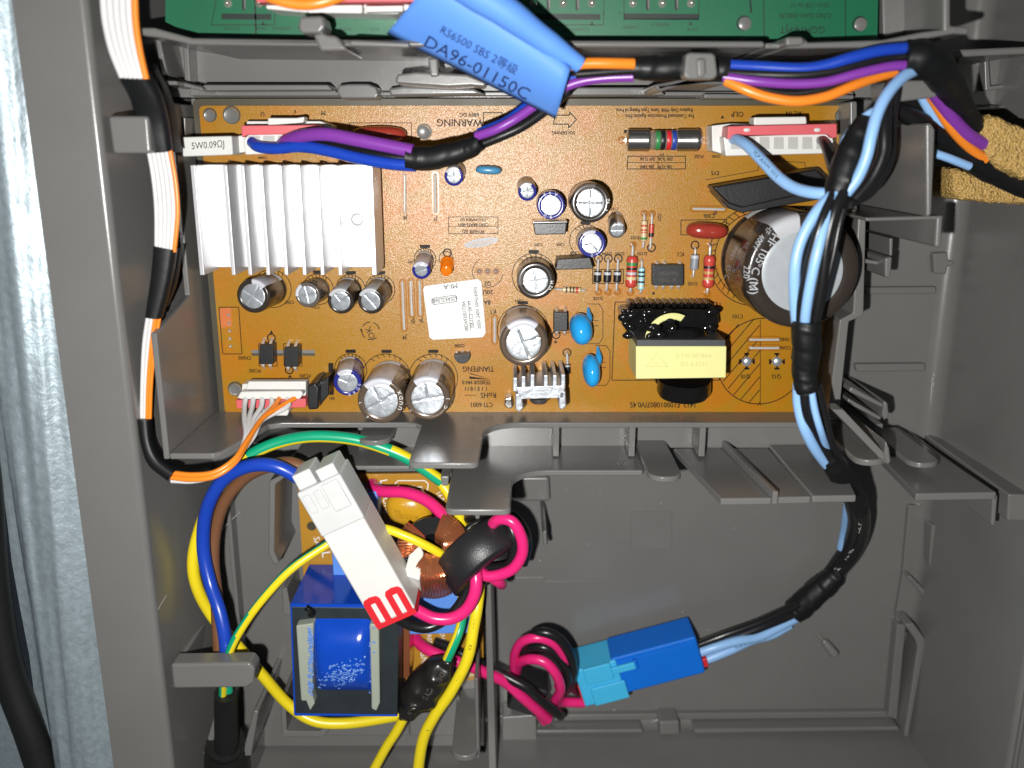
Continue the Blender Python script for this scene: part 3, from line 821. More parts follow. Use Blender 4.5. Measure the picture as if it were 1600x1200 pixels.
rim_print(o_, 543, 598, 14, 22, (('G', 190, 5), ('A', 280, 5), ('R', 305, 5), ('G', 330, 5), ('0', 350, 5)), 'stripe')
o_, _ = cap(595, 627, 37, 24, 'sleeveb', (95, 75), None, 't', 30, lidk=0.74, label='tall bronze can, left one of the pair at the lower board edge')
rim_print(o_, 595, 627, 24, 37, (('X', 25, 6), ('D', 10, 6), ('U', -5, 6), ('U', -20, 6), ('L', 185, 4), ('0', 230, 4)), 'inkw')
o_, _ = cap(668, 623, 36, 24, 'sleeveb', (90, 75), None, 't', 10, lidk=0.74, label='tall bronze can, right one of the pair at the lower board edge')
rim_print(o_, 668, 623, 24, 36, (('J', 0, 5), ('C', -25, 5), ('c', 215, 4)), 'inkw')
big, bigm = cap(1254, 425, 91, 31, 'sleeve', (110, 26), None, 'none', 45, lidk=0.735, sm='silver', label='big dark brown mains capacitor under the wire bundle')
for o in list(big.children): o.data.materials[0] = M['lidb']
bb = bigm.bvh()
write(CI, 'HEN050C HV', 1196, 386, 14, 115, on=bb, mi=0)
CI = MB()
for t, u, v, h, r in (('HF', 1207, 375, 13, 120), ('105', 1190, 400, 13, 115), ('°C', 1181, 420, 13, 102), ('(M)', 1177, 447, 14, 90),
                      ('HF', 1201, 358, 9, 125), ('400V', 1185, 378, 9, 120), ('220', 1166, 425, 10, 92), ('V', 1173, 448, 8, 90),
                      ('CAPXON', 1148, 395, 8, 113), ('85°C', 1137, 425, 8, 102), ('00', 1136, 448, 8, 92)):
    if t == 'CAPXON': t = 'aroan'
    write(CI, t, u, v, h, r, on=bb, lift=0.2)
obj('sleeve_print', CI, M['silver'], big, kind='stuff', flat=True)
EL = MB()
for k in range(24):
    t = 2 * PI * k / 24
    t2 = 2 * PI * (k + 1) / 24
    def ep(t, s):
        u, v = 1157 + 5 * s * math.cos(t) + 6 * math.sin(t) * 0.3, 402 - 24 * s * math.sin(t)
        u += 10 * math.sin(t) * s
        c = Vector((0, 0, D)); d = (P(u, v, 0) - c).normalized(); hit = bb.ray_cast(c, d)
        return (hit[0] - d * 0.2) if hit[0] else P(u, v, 25)
    EL.add([ep(t, 1), ep(t2, 1), ep(t2, 0.86), ep(t, 0.86)], [[0, 1, 2, 3]])
obj('sleeve_emblem', EL, M['inkg'], big, flat=True)

# ---- big finned heat sink
zt, zb = 22.0, 9.5
hy1, hy0 = P(450, 258, zt).y, P(450, 430, zt).y
hx = [P(u, 431, zt).x for u in (316, 365, 391, 419, 447.5, 476, 504, 532, 585)]
b_ = MB(); b_.box(hx[0] - 0.6, hx[-1] + 0.8, hy0 + 0.6, hy1 - 0.1, zb - 3, zb)
b_.box(hx[0], hx[0] + 3, hy0 + 2, hy1 - 2, 0, zb - 3); b_.box(hx[-1] - 3, hx[-1], hy0 + 2, hy1 - 2, 0, zb - 3)
hs = B('heat_sink', b_, M['alu'], 0.25, label='large white aluminium heat sink with upright fins')
for i, x in enumerate(hx):
    b_ = MB(); w = 0.75 if i not in (0, 8) else 0.9
    b_.ext([(x - w, hy0, zb - 0.2), (x + w, hy0, zb - 0.2), (x + w * 0.75, hy0, zt), (x - w * 0.75, hy0, zt)], (0, hy1 - hy0, 0))
    obj('fin', b_, M['alu'], hs, 0.2)
b_ = MB(); c = P(558, 343, zb); b_.lathe(c, (0, 0, 1), [(2.0, 0), (2.0, 0.25), (1.6, 0.5), (0.8, 0.5), (0.7, 0.2)], 20); obj('screw', b_, M['alu'], hs)
b_ = MB(); b_.box(hx[0] + 6, hx[-1] - 6, hy0 + 4, hy1 - 4, 0.2, 6.4)
B('power_module', b_, M['black'], 0.3)

# ---- small comb heat sink at the lower edge
zt = 20
b_ = MB(); b_.up([(806, 605), (883, 602), (881, 622), (812, 624)], zt, 1)
sk = B('heat_sink', b_, M['alu2'], 0.25, label='small comb shaped aluminium heat sink with five short fins')
for u, v0, v1 in ((805, 590, 612), (818, 588, 610), (832, 585, 608), (853, 586, 608), (867, 586, 608), (880, 585, 608)):
    b_ = MB(); b_.up([(u - 3.3, v0), (u + 3.3, v0), (u + 3.6, v1), (u - 3.6, v1)], zt - 0.4, 1); obj('fin', b_, M['alu2'], sk, 0.3)
for uv in ([(805, 615), (815, 615), (818, 638), (812, 645), (805, 640)], [(873, 612), (884, 611), (885, 636), (879, 641), (873, 638)]):
    b_ = MB(); b_.up(uv, zt, 0.5); obj('foot', b_, M['alu2'], sk, 0.5)
c = P(842, 628, 10); b_ = MB(); b_.lathe((c.x, c.y + 1.5, 10), (0, -1, 0), [(3, 0), (3, 1), (2.4, 1.7), (1, 1.9)], 16); obj('screw', b_, M['nickel'], sk)
b_ = MB(); b_.up([(789, 622), (800, 621), (802, 636), (796, 640), (788, 634)], 6, 0); B('clip_foot', b_, M['nickel'], 0.5)

# ---- yellow taped transformer
zt = 23
b_ = MB(); b_.up([(995, 531), (1134, 531), (1133, 591), (995, 593)], zt, 4)
tr = B('transformer', b_, M['core'], 0.3, label='yellow taped ferrite transformer glossy with black varnish')
b_ = MB(); b_.up([(993.5, 541), (1135.5, 541), (1134.5, 590.5), (993.5, 592.5)], zt + 0.3, 5); obj('core_tape', b_, M['ytape'], tr, 0.35)
bm = MB()
bm.up([(971, 486), (1000, 484), (1090, 484), (1122, 486), (1124, 508), (1108, 512), (1118, 532), (990, 532), (972, 508)], 12, 0.4)
obj('bobbin', bm, M['varnish'], tr, 0.8, 3)
b_ = MB(); c = P(1062, 540, 12); b_.lathe((c.x, c.y - 2, 14), (0.05, 1, -0.15), [(8.0, 0), (8.2, 1), (8.2, 6), (7.4, 7.6), (4, 8.2)], 28)
obj('winding', b_, M['varnish'], tr)
pts = []
for i in range(9):
    a = math.radians(176 - i * 16)
    pts.append(P(1048 + 37 * math.cos(a), 532 - 40 * math.sin(a), 16.5))
b_ = MB()
L_, Q_ = [], []
for i in range(9):
    a = math.radians(178 - i * 14)
    L_.append(P(1052 + 45 * math.cos(a), 535 - 46 * math.sin(a), 19)); Q_.append(P(1050 + 33 * math.cos(a), 535 - 36 * math.sin(a), 20))
b_.flat(L_, Q_, 1.0, 8); obj('tape_turn', b_, M['ytape'], tr)
b_ = MB(); c = P(1061, 586, 0); b_.lathe((c.x, c.y, 9), (0, -1, -0.1), [(8.4, -1), (8.6, 3), (7.8, 4.6), (4, 5.2)], 28); obj('winding', b_, M['varnish'], tr)
b_ = MB(); b_.up([(1022, 588), (1105, 588), (1102, 600), (1026, 602)], 5, 0.4); obj('bobbin', b_, M['varnish'], tr, 0.8)
rv_ = random.Random(4); dr = MB()
for k in range(34):
    u, v = rv_.uniform(974, 1120), rv_.uniform(484, 528); z = 12
    if 1015 < u < 1090 and v > 500: z = 20
    r = rv_.uniform(0.5, 1.5); dr.ell(P(u, v, z), (r * rv_.uniform(1, 1.8), r * rv_.uniform(-0.5, 0.5), 0), (0, r, 0), (0, 0, r * 0.55), 0, 10, 6)
obj('varnish_drips', dr, M['varnish'], tr, kind='stuff')
for i in range(12):
    u = 988 + i * 11; c = P(u, 478, 9)
    b_ = MB(); b_.lathe((c.x, c.y, 0), (0, 0, 1), [(1.1, 0), (1.1, 8), (0.8, 9.4), (0.3, 9.9)], 10); obj('pin', b_, M['varnish'], tr)
TP = MB()
zz = zt + 0.36
poly(TP, [(1027, 552), (1043, 573), (1009, 573)], 1.0, zz)
write(TP, '▲' if False else 'ERL', 1026, 569, 5, 0, zz); write(TP, 'DT10-00186A', 1084, 556, 7, 0, zz); write(TP, 'SF2 6 0731', 1084, 569, 7, 0, zz)
M['faint'] = mat('faint_tape_print', (0.50, 0.48, 0.21), 0.45)
obj('tape_print', TP, M['faint'], tr, kind='stuff', flat=True)

# ---- small blocks
def block(name, uv, z1, z0=0.3, m='black', bev=0.3, label=None): 
    b_ = MB(); b_.up(uv, z1, z0); return B(name, b_, M[m], bev, label=label)
def quad(u, v, w, h, sk=0.0): return [(u - w / 2, v - h / 2), (u + w / 2, v - h / 2), (u + w / 2 + sk, v + h / 2), (u - w / 2 + sk, v + h / 2)]
def leads(o, pts, z0, z1, wpx=5):
    for u, v, u2, v2 in pts:
        b_ = MB(); r = R(wpx, u, v, 0) / 2
        b_.tube([P(u2, v2, 0), P((u + u2) / 2, (v + v2) / 2, z0 * 0.6), P(u, v, z0), ], r, 8, sub=4); obj('lead', b_, M['tin'], o)
for u, v in ((416, 554), (455, 558)):
    o = block('optocoupler', quad(u, v, 22, 31), 5.0)
    leads(o, [(u - 6, v - 15, u - 3, v - 25), (u + 6, v - 15, u + 9, v - 25), (u - 5, v + 16, u - 3, v + 21), (u + 6, v + 16, u + 8, v + 21)], 3.6, 0)
o = block('optocoupler', quad(876, 503, 22, 30), 5.0)
leads(o, [(870, 489, 870, 480), (883, 489, 883, 480), (870, 518, 869, 523), (882, 518, 882, 523)], 3.4, 0)
b_ = MB(); b_.up([(393, 549), (396, 553), (492, 553), (492, 547), (393, 547)], 0.05, 0.02); B('board_slot', b_, M['hole'])
b_ = MB(); b_.up([(392, 552), (492, 552), (492, 556), (394, 556)], 0.07, 0.02); B('board_slot', b_, M['edge'])
o = block('control_chip', quad(1044, 430, 49, 33), 4.2, 0.8)
leads(o, [(1027, 414, 1026, 409), (1039, 414, 1038, 409), (1062, 414, 1062, 409), (1025, 446, 1025, 450), (1036, 446, 1036, 450), (1049, 446, 1049, 450), (1060, 446, 1060, 450)], 2.2, 0, 6)
CP = MB(); write(CP, 'A6069H', 1044, 427, 7, 180, 4.26); write(CP, 'SK 7208', 1044, 437, 6, 180, 4.26); obj('chip_print', CP, M['sleeveg'], o, kind='stuff', flat=True)
block('regulator', [(833, 349), (886, 348), (884, 366), (836, 367)], 11, 0.3, label='flat backed black regulator with a shiny top')
block('regulator_tab', [(832, 346), (887, 345), (887, 349), (832, 350)], 9, 0.3, 'nickel')
block('regulator', [(871, 405), (922, 402), (928, 420), (868, 422)], 10, 0.3)
# TO-92 transistor
c = P(722, 556, 4.8); b_ = MB(); r = R(12.5, 722, 556, 4.8)
b_.prism([(c.x + r * math.cos(math.radians(a)), c.y + r * math.sin(math.radians(a))) for a in range(170, 375, 12)], 0.6, 5.0)
o = B('transistor', b_, M['black'], 0.2)
leads(o, [(713, 551, 713, 549), (722, 551, 722, 548), (731, 551, 732, 549)], 1.5, 0, 4)
# relay like black part with a tall dark fin beside the lower connector
b_ = MB(); b_.ext([P(478, 606, 15), P(497, 576, 3), P(517, 572, 3), P(512, 612, 12), P(498, 641, 15), P(480, 640, 15)], (0, 0, -3)); 
b_ = MB(); b_.up([(479, 604), (492, 598), (498, 606), (497, 640), (481, 641)], 16, 0.4); o = B('relay', b_, M['black'], 0.7, label='upright black part beside the lower white connector')
b_ = MB(); b_.up([(492, 600), (514, 588), (514, 616), (498, 636)], 12, 0.4); obj('body', b_, M['black'], o, 0.5)
block('relay_plate', [(513, 568), (520, 568), (521, 617), (514, 617)], 1.0, 0.2, 'ink', 0)
# long black tilted module beside the right connector
b_ = MB()
o = block('black_module', [(1112, 292), (1276, 264), (1294, 282), (1290, 296), (1160, 325), (1138, 318)], 14, 5.0, 'black', 0.7, 'dark slab shaped thermistor cover lying beside the right connector')
block('module_skirt', [(1116, 300), (1288, 290), (1280, 312), (1160, 333), (1140, 326)], 9, 0.3, 'black', 0.4)
# ---- film, disc and drop capacitors
def pill(name, u, v, w, h, z, m, rot=0.0, H_=None, pw=0.75, label=None):
    c = P(u, v, z); a = R(w / 2, u, v, z); b = R(h / 2, u, v, z); t = math.radians(rot)
    mb = MB(); mb.ell((c.x, c.y, (z + 0.6) / 2), (a * math.cos(t), a * math.sin(t), 0), (-b * math.sin(t), b * math.cos(t), 0), (0, 0, (z - 0.4) / 2 if H_ is None else H_), 0, 24, 12, pw)
    return B(name, mb, M[m], 0, ang=80, label=label)
pill('film_capacitor', 590, 210, 86, 26, 9, 'maroon', 0, label='maroon film capacitor half hidden by the purple wire')
pill('film_capacitor', 1108, 362, 66, 26, 8, 'maroon', -3, label='maroon film capacitor beside the big can')
pill('ceramic_capacitor', 763, 266, 41, 14, 6, 'teal', -3)
def drop(u, v, w, h, rot, tail):
    c = P(u, v, 8); a = R(w / 2, u, v, 8); b = R(h / 2, u, v, 8); t = math.radians(rot)
    mb = MB(); mb.ell((c.x, c.y, 7.0), (a * math.cos(t), a * math.sin(t), -1.0), (-b * math.sin(t), b * math.cos(t), -0.6), (0.8, 0, 5.5), 0, 24, 14, 0.9)
    mb2 = MB(); mb2.tube([P(u + 3, v - 6, 7), P((u + tail[0]) / 2 + 6, (v + tail[1]) / 2, 5), P(*tail, 1.5)], [R(9, u, v, 5), R(6, u, v, 5), R(2.2, u, v, 5)], 12)
    o = B('ceramic_capacitor', mb, M['azure'], 0, ang=80, label='glossy sky blue drop capacitor'); obj('neck', mb2, M['azure'], o)
drop(908, 515, 34, 48, 8, (919, 482)); drop(924, 580, 26, 50, 4, (934, 543))
# LED
c = P(697, 425, 7.5); b_ = MB(); bs = P(699, 408, 0)
ax = c - bs; r = R(10, 697, 425, 7)
b_.lathe(bs, ax, [(r * 1.1, 1), (r * 1.1, 2), (r, 2), (r, ax.length - r * 0.7), (r * 0.8, ax.length - r * 0.2), (r * 0.4, ax.length), (0.05, ax.length + 0.05)], 20)
o = B('status_lamp', b_, M['amber'], 0, label='small amber indicator lamp above the white sticker')
# ---- axial parts
def axial(name, p1, p2, w, z, m, bands=(), dog=0.12, body=(0.22, 0.78), lead=4.0):
    a, b = P(*p1, z), P(*p2, z); ax = b - a; L = ax.length; ax.normalize()
    r = R(w / 2, *p1, z); s0, s1 = L * body[0], L * body[1]; l = s1 - s0
    prof = [(r * 0.45, 0), (r * 0.95, l * 0.04), (r * (1 + dog), l * 0.12), (r * (1 + dog), l * 0.2), (r, l * 0.28)]
    q = [0.28]
    for f0, f1, _ in bands: prof += [(r, l * f0), (r, l * f1)]; q += [f0, f1]
    prof += [(r, l * 0.74), (r * (1 + dog), l * 0.80), (r * (1 + dog), l * 0.88), (r * 0.95, l * 0.96), (r * 0.45, l)]
    prof.sort(key=lambda p: p[1])
    ml = [M[m]] + [M[b[2]] for b in bands]
    def mi(j, k):
        mid = (prof[j][1] + prof[j + 1][1]) / 2 / l
        for i, (f0, f1, _) in enumerate(bands):
            if f0 <= mid <= f1: return i + 1
        return 0
    zz = max(z, r + 0.2); a.z = b.z = zz
    mb = MB(); mb.lathe(a + ax * s0, ax, prof, 20, mi)
    o = B(name, mb, ml, 0, ang=50)
    lr = R(lead / 2, *p1, z)
    for e, s in ((a, s0), (b, s1)):
        d = ax if e is a else -ax
        t = MB(); t.tube([Vector((e.x, e.y, 0)), Vector((e.x, e.y, 0)) + d * 0.3 + Vector((0, 0, zz * 0.8)), e + d * 0.9, (a + ax * s)], lr, 8, sub=4)
        obj('lead', t, M['tin'], o)
    return o
for u in (935, 950.5, 966):
    axial('diode', (u, 404), (u - 3, 456), 12, 2.0, 'black', ((0.12, 0.34, 'silver'),), 0.0, (0.36, 0.72), 3.5)
axial('diode', (1087, 387), (1083, 434), 13, 2.2, 'inkg', ((0.05, 0.25, 'silver'),), 0.0, (0.22, 0.74), 3.5)
axial('resistor', (989, 383), (985, 457), 16.5, 2.6, 'rred', ((0.20, 0.30, 'bgreen'), (0.36, 0.43, 'black'), (0.50, 0.58, 'silver'), (0.64, 0.74, 'tan')), 0.1, (0.22, 0.90), 4)
axial('resistor', (1003, 406), (1001, 459), 10, 1.8, 'cyan', ((0.16, 0.24, 'black'), (0.34, 0.42, 'black'), (0.48, 0.55, 'silver'), (0.60, 0.68, 'black'), (0.78, 0.85, 'tan')), 0.05, (0.22, 0.88), 3.5)
axial('resistor', (1007, 334), (1005, 388), 10, 1.8, 'tan', ((0.22, 0.30, 'rred'), (0.42, 0.50, 'rred'), (0.55, 0.60, 'rred'), (0.80, 0.90, 'bgreen')), 0.05, (0.18, 0.80), 3.5)
axial('diode', (1019, 334), (1016, 390), 8, 1.6, 'rred', ((0.66, 0.92, 'black'),), 0.0, (0.28, 0.66), 3.5)
axial('resistor', (867, 452), (916, 454), 9, 1.8, 'tan', ((0.2, 0.28, 'black'), (0.4, 0.48, 'black'), (0.56, 0.64, 'black'), (0.70, 0.84, 'rred')), 0.05, (0.22, 0.84), 3.5)
axial('resistor', (1110, 383), (1105, 459), 17, 2.6, 'rred', ((0.32, 0.40, 'black'), (0.48, 0.56, 'bgold'), (0.66, 0.74, 'bgold')), 0.1, (0.20, 0.88), 4)
axial('diode', (886, 552), (887, 585), 9, 2.2, 'black', ((0.1, 0.25, 'silver'),), 0.0, (0.5, 0.98), 4)
# wire jumpers
for p1, p2 in (((633, 274), (633, 330)), ((680, 274), (681, 330)), ((629, 441), (632, 513)), ((642, 440), (644, 491)), ((656, 440), (657, 490)), ((773, 497), (773, 533)), ((1084, 326), (1130, 327)), ((1172, 530), (1215, 530)), ((1172, 543), (1215, 543))):
    a, b = P(*p1, 0), P(*p2, 0); t = MB(); z = Vector((0, 0, 0.8))
    t.tube([a - z * 0.3, a + z * 0.8, a.lerp(b, 0.08) + z, a.lerp(b, 0.92) + z, b + z * 0.8, b - z * 0.3], R(2.0, *p1, 0), 8, sub=4)
    o = B('jumper_wire', t, M['tin'])
    d_ = (b - a).normalized(); n_ = Vector((-d_.y, d_.x, 0)); w_ = R(5.5, *p1, 0); hw_ = R(1.1, *p1, 0); fl2 = MB()
    loop = [a + n_ * w_ - d_ * 0.3, a + n_ * w_ * 0.5 - d_ * w_, a - n_ * w_ * 0.5 - d_ * w_, a - n_ * w_ - d_ * 0.3, b - n_ * w_ + d_ * 0.3, b - n_ * w_ * 0.5 + d_ * w_, b + n_ * w_ * 0.5 + d_ * w_, b + n_ * w_ + d_ * 0.3]
    cen = (a + b) / 2; inn = [p + ((cen - p) - d_ * (cen - p).dot(d_) * 0.86).normalized() * hw_ * 2 for p in loop]
    zz_ = Vector((0, 0, 0.05)); fl2.add([p + zz_ for p in loop] + [p + zz_ for p in inn], [[i, (i + 1) % 8, 8 + (i + 1) % 8, 8 + i] for i in range(8)])
    obj('flux_halo', fl2, M['flux'], o, flat=True)
# glass fuse
a, b = P(975, 219, 6), P(1096, 219, 6); ax = (b - a).normalized(); r = R(17, 1030, 219, 6); L = (b - a).length
b_ = MB(); b_.lathe(a + ax * 2, ax, [(r * 0.86, 0), (r * 0.86, L - 4)], 24); fu = B('fuse', b_, M['glass'], 0, label='glass tube fuse with metal caps and coloured bands')
for s in (0.045, 0.68):
    b_ = MB(); b_.lathe(a + ax * (L * s), ax, [(r * 0.5, -0.5), (r * 0.96, 0), (r, 0.5), (r, L * 0.24), (r * 1.03, L * 0.25), (r * 0.98, L * 0.28)], 24); obj('cap', b_, M['nickel'], fu)
for s, m in ((0.40, 'bgreen'), (0.465, 'black'), (0.54, 'red2'), (0.61, 'bblue')):
    b_ = MB(); b_.lathe(a + ax * (L * s), ax, [(r * 0.88, 0), (r * 0.90, 0.1), (r * 0.90, 1.2), (r * 0.88, 1.3)], 24); obj('colour_band', b_, M[m], fu)
for s in (0.02, 0.98):
    b_ = MB(); c = a + ax * (L * s); b_.tube([c, Vector((c.x, c.y, 0))], 0.55, 8); obj('lead', b_, M['tin'], fu)
# white cement resistor
b_ = MB(); b_.up([(284, 214), (362, 212), (364, 242), (285, 245)], 15, 3)
cr = B('cement_resistor', b_, M['cement'], 0.5, label='white block resistor lying across the left board edge')
b_ = MB(); b_.up([(362, 214), (384, 210), (385, 238), (364, 240)], 8, 3); obj('end_cap', b_, M['cement'], cr, 0.4)
CP = MB(); write(CP, '5W0.09ΩJ', 325, 227, 11, -4, 15.06, sx=0.8); obj('printing', CP, M['ink'], cr, kind='stuff', flat=True)

# ---- headers soldered to the board (the plugs belong to the wires)
def header(uv, z1, label):
    b_ = MB(); b_.up(uv, z1, 0.3); return B('socket_header', b_, M['white'], 0.4, label=label)
h1 = header([(385, 189), (500, 189), (520, 196), (520, 204), (500, 236), (382, 240)], 8, 'white socket under the red locked plug at the upper left')
b_ = MB(); b_.up([(418, 184), (463, 184), (476, 182), (474, 192), (418, 196)], 13, 8); obj('latch', b_, M['white'], h1, 0.4)
h2 = header([(1112, 196), (1140, 193), (1300, 194), (1303, 238), (1140, 244), (1113, 236)], 9, 'white socket under the red locked plug at the upper right')
b_ = MB(); b_.up([(1178, 183), (1260, 182), (1261, 194), (1178, 196)], 15, 9); obj('latch', b_, M['white'], h2, 0.4)
h3 = header([(378, 600), (478, 598), (478, 619), (376, 620)], 6, 'white socket at the lower left board corner')
b_ = MB(); b_.up([(388, 596), (478, 596), (478, 609), (384, 609)], 9, 6); obj('rim', b_, M['white'], h3, 0.3)
b_ = MB(); b_.up([(368, 625), (478, 623), (478, 637), (370, 639)], 7, 2); obj('lock_bar', b_, M['red'], h3, 0.3)
b_ = MB(); b_.up([(402, 640), (452, 640), (449, 650), (404, 650)], 9, 2); obj('latch', b_, M['white'], h3, 0.4)
# spare solder joints and their flux halos
def joint(u, v, r=3.2, halo=6.5):
    c = P(u, v, 0); b_ = MB(); q = R(r, u, v, 0)
    b_.lathe((c.x, c.y, 0.03), (0, 0, 1), [(q, 0), (q * 0.75, q * 0.35), (q * 0.4, q * 0.75), (0.02, q * 0.85)], 14)
    o = B('solder_joint', b_, M['solder'])
    if halo:
        b_ = MB(); ring(b_, u, v, halo - 1.6, 3.0, 0.045); obj('flux_halo', b_, M['flux'], o)
for v in (492, 505, 517, 529, 541): joint(357 + (v - 492) * 0.06, v, 2.8, 0)
for u in (749, 762, 775): joint(u, 424, 3.8, 6.2)
for u, v in ((989, 383), (985, 457), (1110, 383), (1105, 459), (935, 456), (950, 456), (965, 456), (1007, 334), (1019, 334), (971, 219), (1100, 219)):
    b_ = MB(); ring(b_, u, v, 4.2, 3.4, 0.045); B('flux_halo', b_, M['flux'])
for u, v in ((1167, 565), (1214, 565)):
    c = P(u, v, 0); b_ = MB(); b_.lathe((c.x, c.y, 0.03), (0, 0, 1), [(1.7, 0), (1.5, 0.4), (0.9, 0.8), (0.1, 0.9)], 16); B('solder_joint', b_, M['lid'])
    for dx, dy in ((0, -12), (0, 11), (-11, 0), (11, 0)):
        if dx == 0: patch(INK, quad(u + dx, v + dy, 8, 3)); patch(INK, quad(u + dx, v + dy * 0.8, 3, 4))
        else: patch(INK, quad(u + dx, v, 3, 8)); patch(INK, quad(u + dx * 0.8, v, 4, 3))

# ---- sticker (its square code is left out)
st = MB(); st.up([(664, 447), (746, 436), (752, 440), (759, 520), (754, 527), (676, 531), (671, 527), (661, 452)], 0.22, 0.05)
so = B('sticker', st, M['paper'], 0.05, label='white paper sticker printed MI-A')
SP_ = MB(); z = 0.26
write(SP_, 'MI-A', 704, 447, 8, 173, z); write(SP_, '620AKSL0680', 694, 468, 7, 173, z, sx=0.75)
poly(SP_, [(676, 466), (712, 461), (714, 471), (677, 476)], 0.8, z)
for i, (t, u, v) in enumerate((('08DA92001738A', 727, 494), ('ISB-LC3  3A V2', 736, 491), ('200V-240V 50Hz/60Hz', 746, 481))):
    write(SP_, t, u, v, 6, 263.5, z, sx=0.8 if i < 2 else 0.85)
line(SP_, (732, 470), (735, 516), 0.7, z)
obj('sticker_print', SP_, M['ink'], so, kind='stuff', flat=True)

# ---- legend printed on the board
def W(t, u, v, h=6, r=180, sx=0.9):
    write(INK, t, u, v, h * 1.08, r, sx=sx)
    write(INK, t, u + 0.45, v + 0.3, h * 1.08, r, z=0.075, sx=sx)
W('Replace Only With Same Type Rating of Fuse.', 1022, 172, 6, 180, 0.72); W('For Continued Protection Against Fire.', 1030, 181, 6, 180, 0.76)
W('SOLDERING', 880, 207, 5); poly(INK, [(867, 180), (890, 180), (890, 175), (901, 187), (888, 200), (888, 194), (865, 194)], 1.6)
W('250V T6.3AL  250V T6.3AL', 1025, 248, 5, 180, 0.62); W('100~127V    200~240V', 1025, 260, 5, 180, 0.7)
poly(INK, [(981, 244), (1071, 244), (1071, 264), (980, 264)], 1.3); line(INK, (981, 254), (1071, 254), 0.9); line(INK, (1028, 244), (1028, 264), 0.9)
W('F1', 1034, 241, 5); W('FUSE', 1092, 244, 5); W('CN01', 1118, 244, 4); W('OLP', 1152, 178, 8); W('AC IN', 1240, 177, 7); W('M', 505, 176, 7); W('CN04', 410, 246, 4)
W('U', 410, 178, 7); W('V', 461, 174, 5)
W('WARNING', 718, 191, 11); W('680V DC', 733, 179, 6); poly(INK, [(755, 176), (785, 176), (777, 197), (756, 197)], 1.4)
W('2016', 752, 192, 4, 180, 0.4)
W('D2 LOWSIDE D3', 739, 343, 4); W('C/NO 8AA92-0071', 739, 351, 5, 180, 0.8); W('POWER BD', 739, 361, 5); poly(INK, [(701, 339), (778, 339), (778, 365), (701, 365)], 1.0); line(INK, (701, 354), (778, 354), 0.7)
W('J8', 633, 340, 6); W('J7', 680, 342, 6); W('C205', 643, 409, 4); W('J4', 632, 527, 6); W('J5', 645, 502, 6, 160); W('J6', 658, 501, 6, 160)
W('C507', 452, 472, 5); W('C508', 492, 479, 5, 190); W('PC202', 398, 579, 5); W('PC201', 476, 587, 5); W('CN202', 382, 559, 5); W('C306', 1108, 337, 6)
W('JP', 1117, 332, 6); 
W('R101', 992, 371, 5); W('D103', 1003, 396, 5); W('D101', 968, 396, 5); W('D104', 948, 396, 5); W('D105', 934, 466, 5); W('R102', 1001, 466, 5); W('R103', 1101, 468, 6); W('D102', 1082, 443, 5)
W('IC1', 1063, 397, 6); W('C108', 898, 395, 5); W('ZD1', 1030, 340, 5, 90); W('C103', 960, 326, 4); W('C104', 962, 332, 4)
W('T1', 1123, 475, 6); W('C101', 1152, 494, 6); W('EY5', 1117, 270, 6); W('CE101', 1250, 325, 6); W('IA10', 1213, 247, 5)
W('1412_E100010807/V0.45', 1036, 632, 8, 180, 0.86); W('C201', 811, 470, 5); W('C202', 815, 475, 4, 180, 0.3); W('Q206', 718, 540, 5); W('C310', 548, 548, 5); W('C203', 841, 382, 4); W('C204', 876, 382, 4)
W('TIANFENG', 747, 576, 8, 180, 0.86); W('TF2835/0 94V-0', 744, 597, 6, 180, 0.75); W('1 1 E I 8 I I', 744, 607, 6); W('RoHS', 763, 617, 8); W('CTI 6001', 752, 632, 7); W('-------', 735, 618, 6)
patch(INK, [(731, 582), (736, 585), (766, 592)]); patch(INK, [(733, 588), (768, 593), (734, 592)])
W('20U', 762, 456, 7); W('8A', 761, 472, 7); W('K1', 770, 487, 7, 170); W('Q2', 762, 443, 6); W('J1', 745, 487, 6, 180, 0.3)
W('GND1', 1224, 530, 5); W('CON1', 1226, 543, 5); W('Q10', 1165, 588, 6); W('Q12', 1213, 588, 6)
W('RE1', 518, 622, 4)
write(INK, 'OK', 579, 520, 10, 245); 
for a0 in (10, 90, 170, 250): ring(INK, 579, 517, 14, 1.4, a0=a0, a1=a0 + 60)
line(INK, (563, 514), (566, 519), 2)
ring(INK, 1186, 400, 79, 1.4, n=70); ring(INK, 1186, 400, 69, 1.4, n=70)
for k in range(40):
    a = math.radians(20 + k * 8)
    line(INK, (1186 + 69 * math.cos(a), 400 - 67 * math.sin(a)), (1186 + 79 * math.cos(a + 0.06), 400 - 77 * math.sin(a + 0.06)), 1.3)
ring(INK, 1190, 565, 69, 1.5, a0=-180, a1=180, n=60); line(INK, (1188, 500), (1188, 634), 1.0)
for k in range(-9, 10):
    dx_, dy_ = math.cos(math.radians(50)), -math.sin(math.radians(50)); ox, oy = 1190 - dy_ * k * 13, 565 + dx_ * k * 13
    tt = [t for t in range(-80, 81, 2) if math.hypot(ox + dx_ * t - 1190, oy + dy_ * t - 565) < 69 and ox + dx_ * t < 1188]
    if len(tt) > 2: line(INK, (ox + dx_ * tt[0], oy + dy_ * tt[0]), (ox + dx_ * tt[-1], oy + dy_ * tt[-1]), 1.4)
poly(INK, [(961, 472), (1119, 472), (1124, 594), (956, 594)], 1.4)
poly(INK, [(1064, 344), (1135, 343), (1135, 366), (1064, 367)], 1.3)
poly(INK, [(546, 192), (643, 192), (643, 220), (546, 220)], 1.1)
poly(INK, [(1103, 281), (1185, 266), (1186, 250), (1258, 254), (1258, 262)], 0.9, close=False)
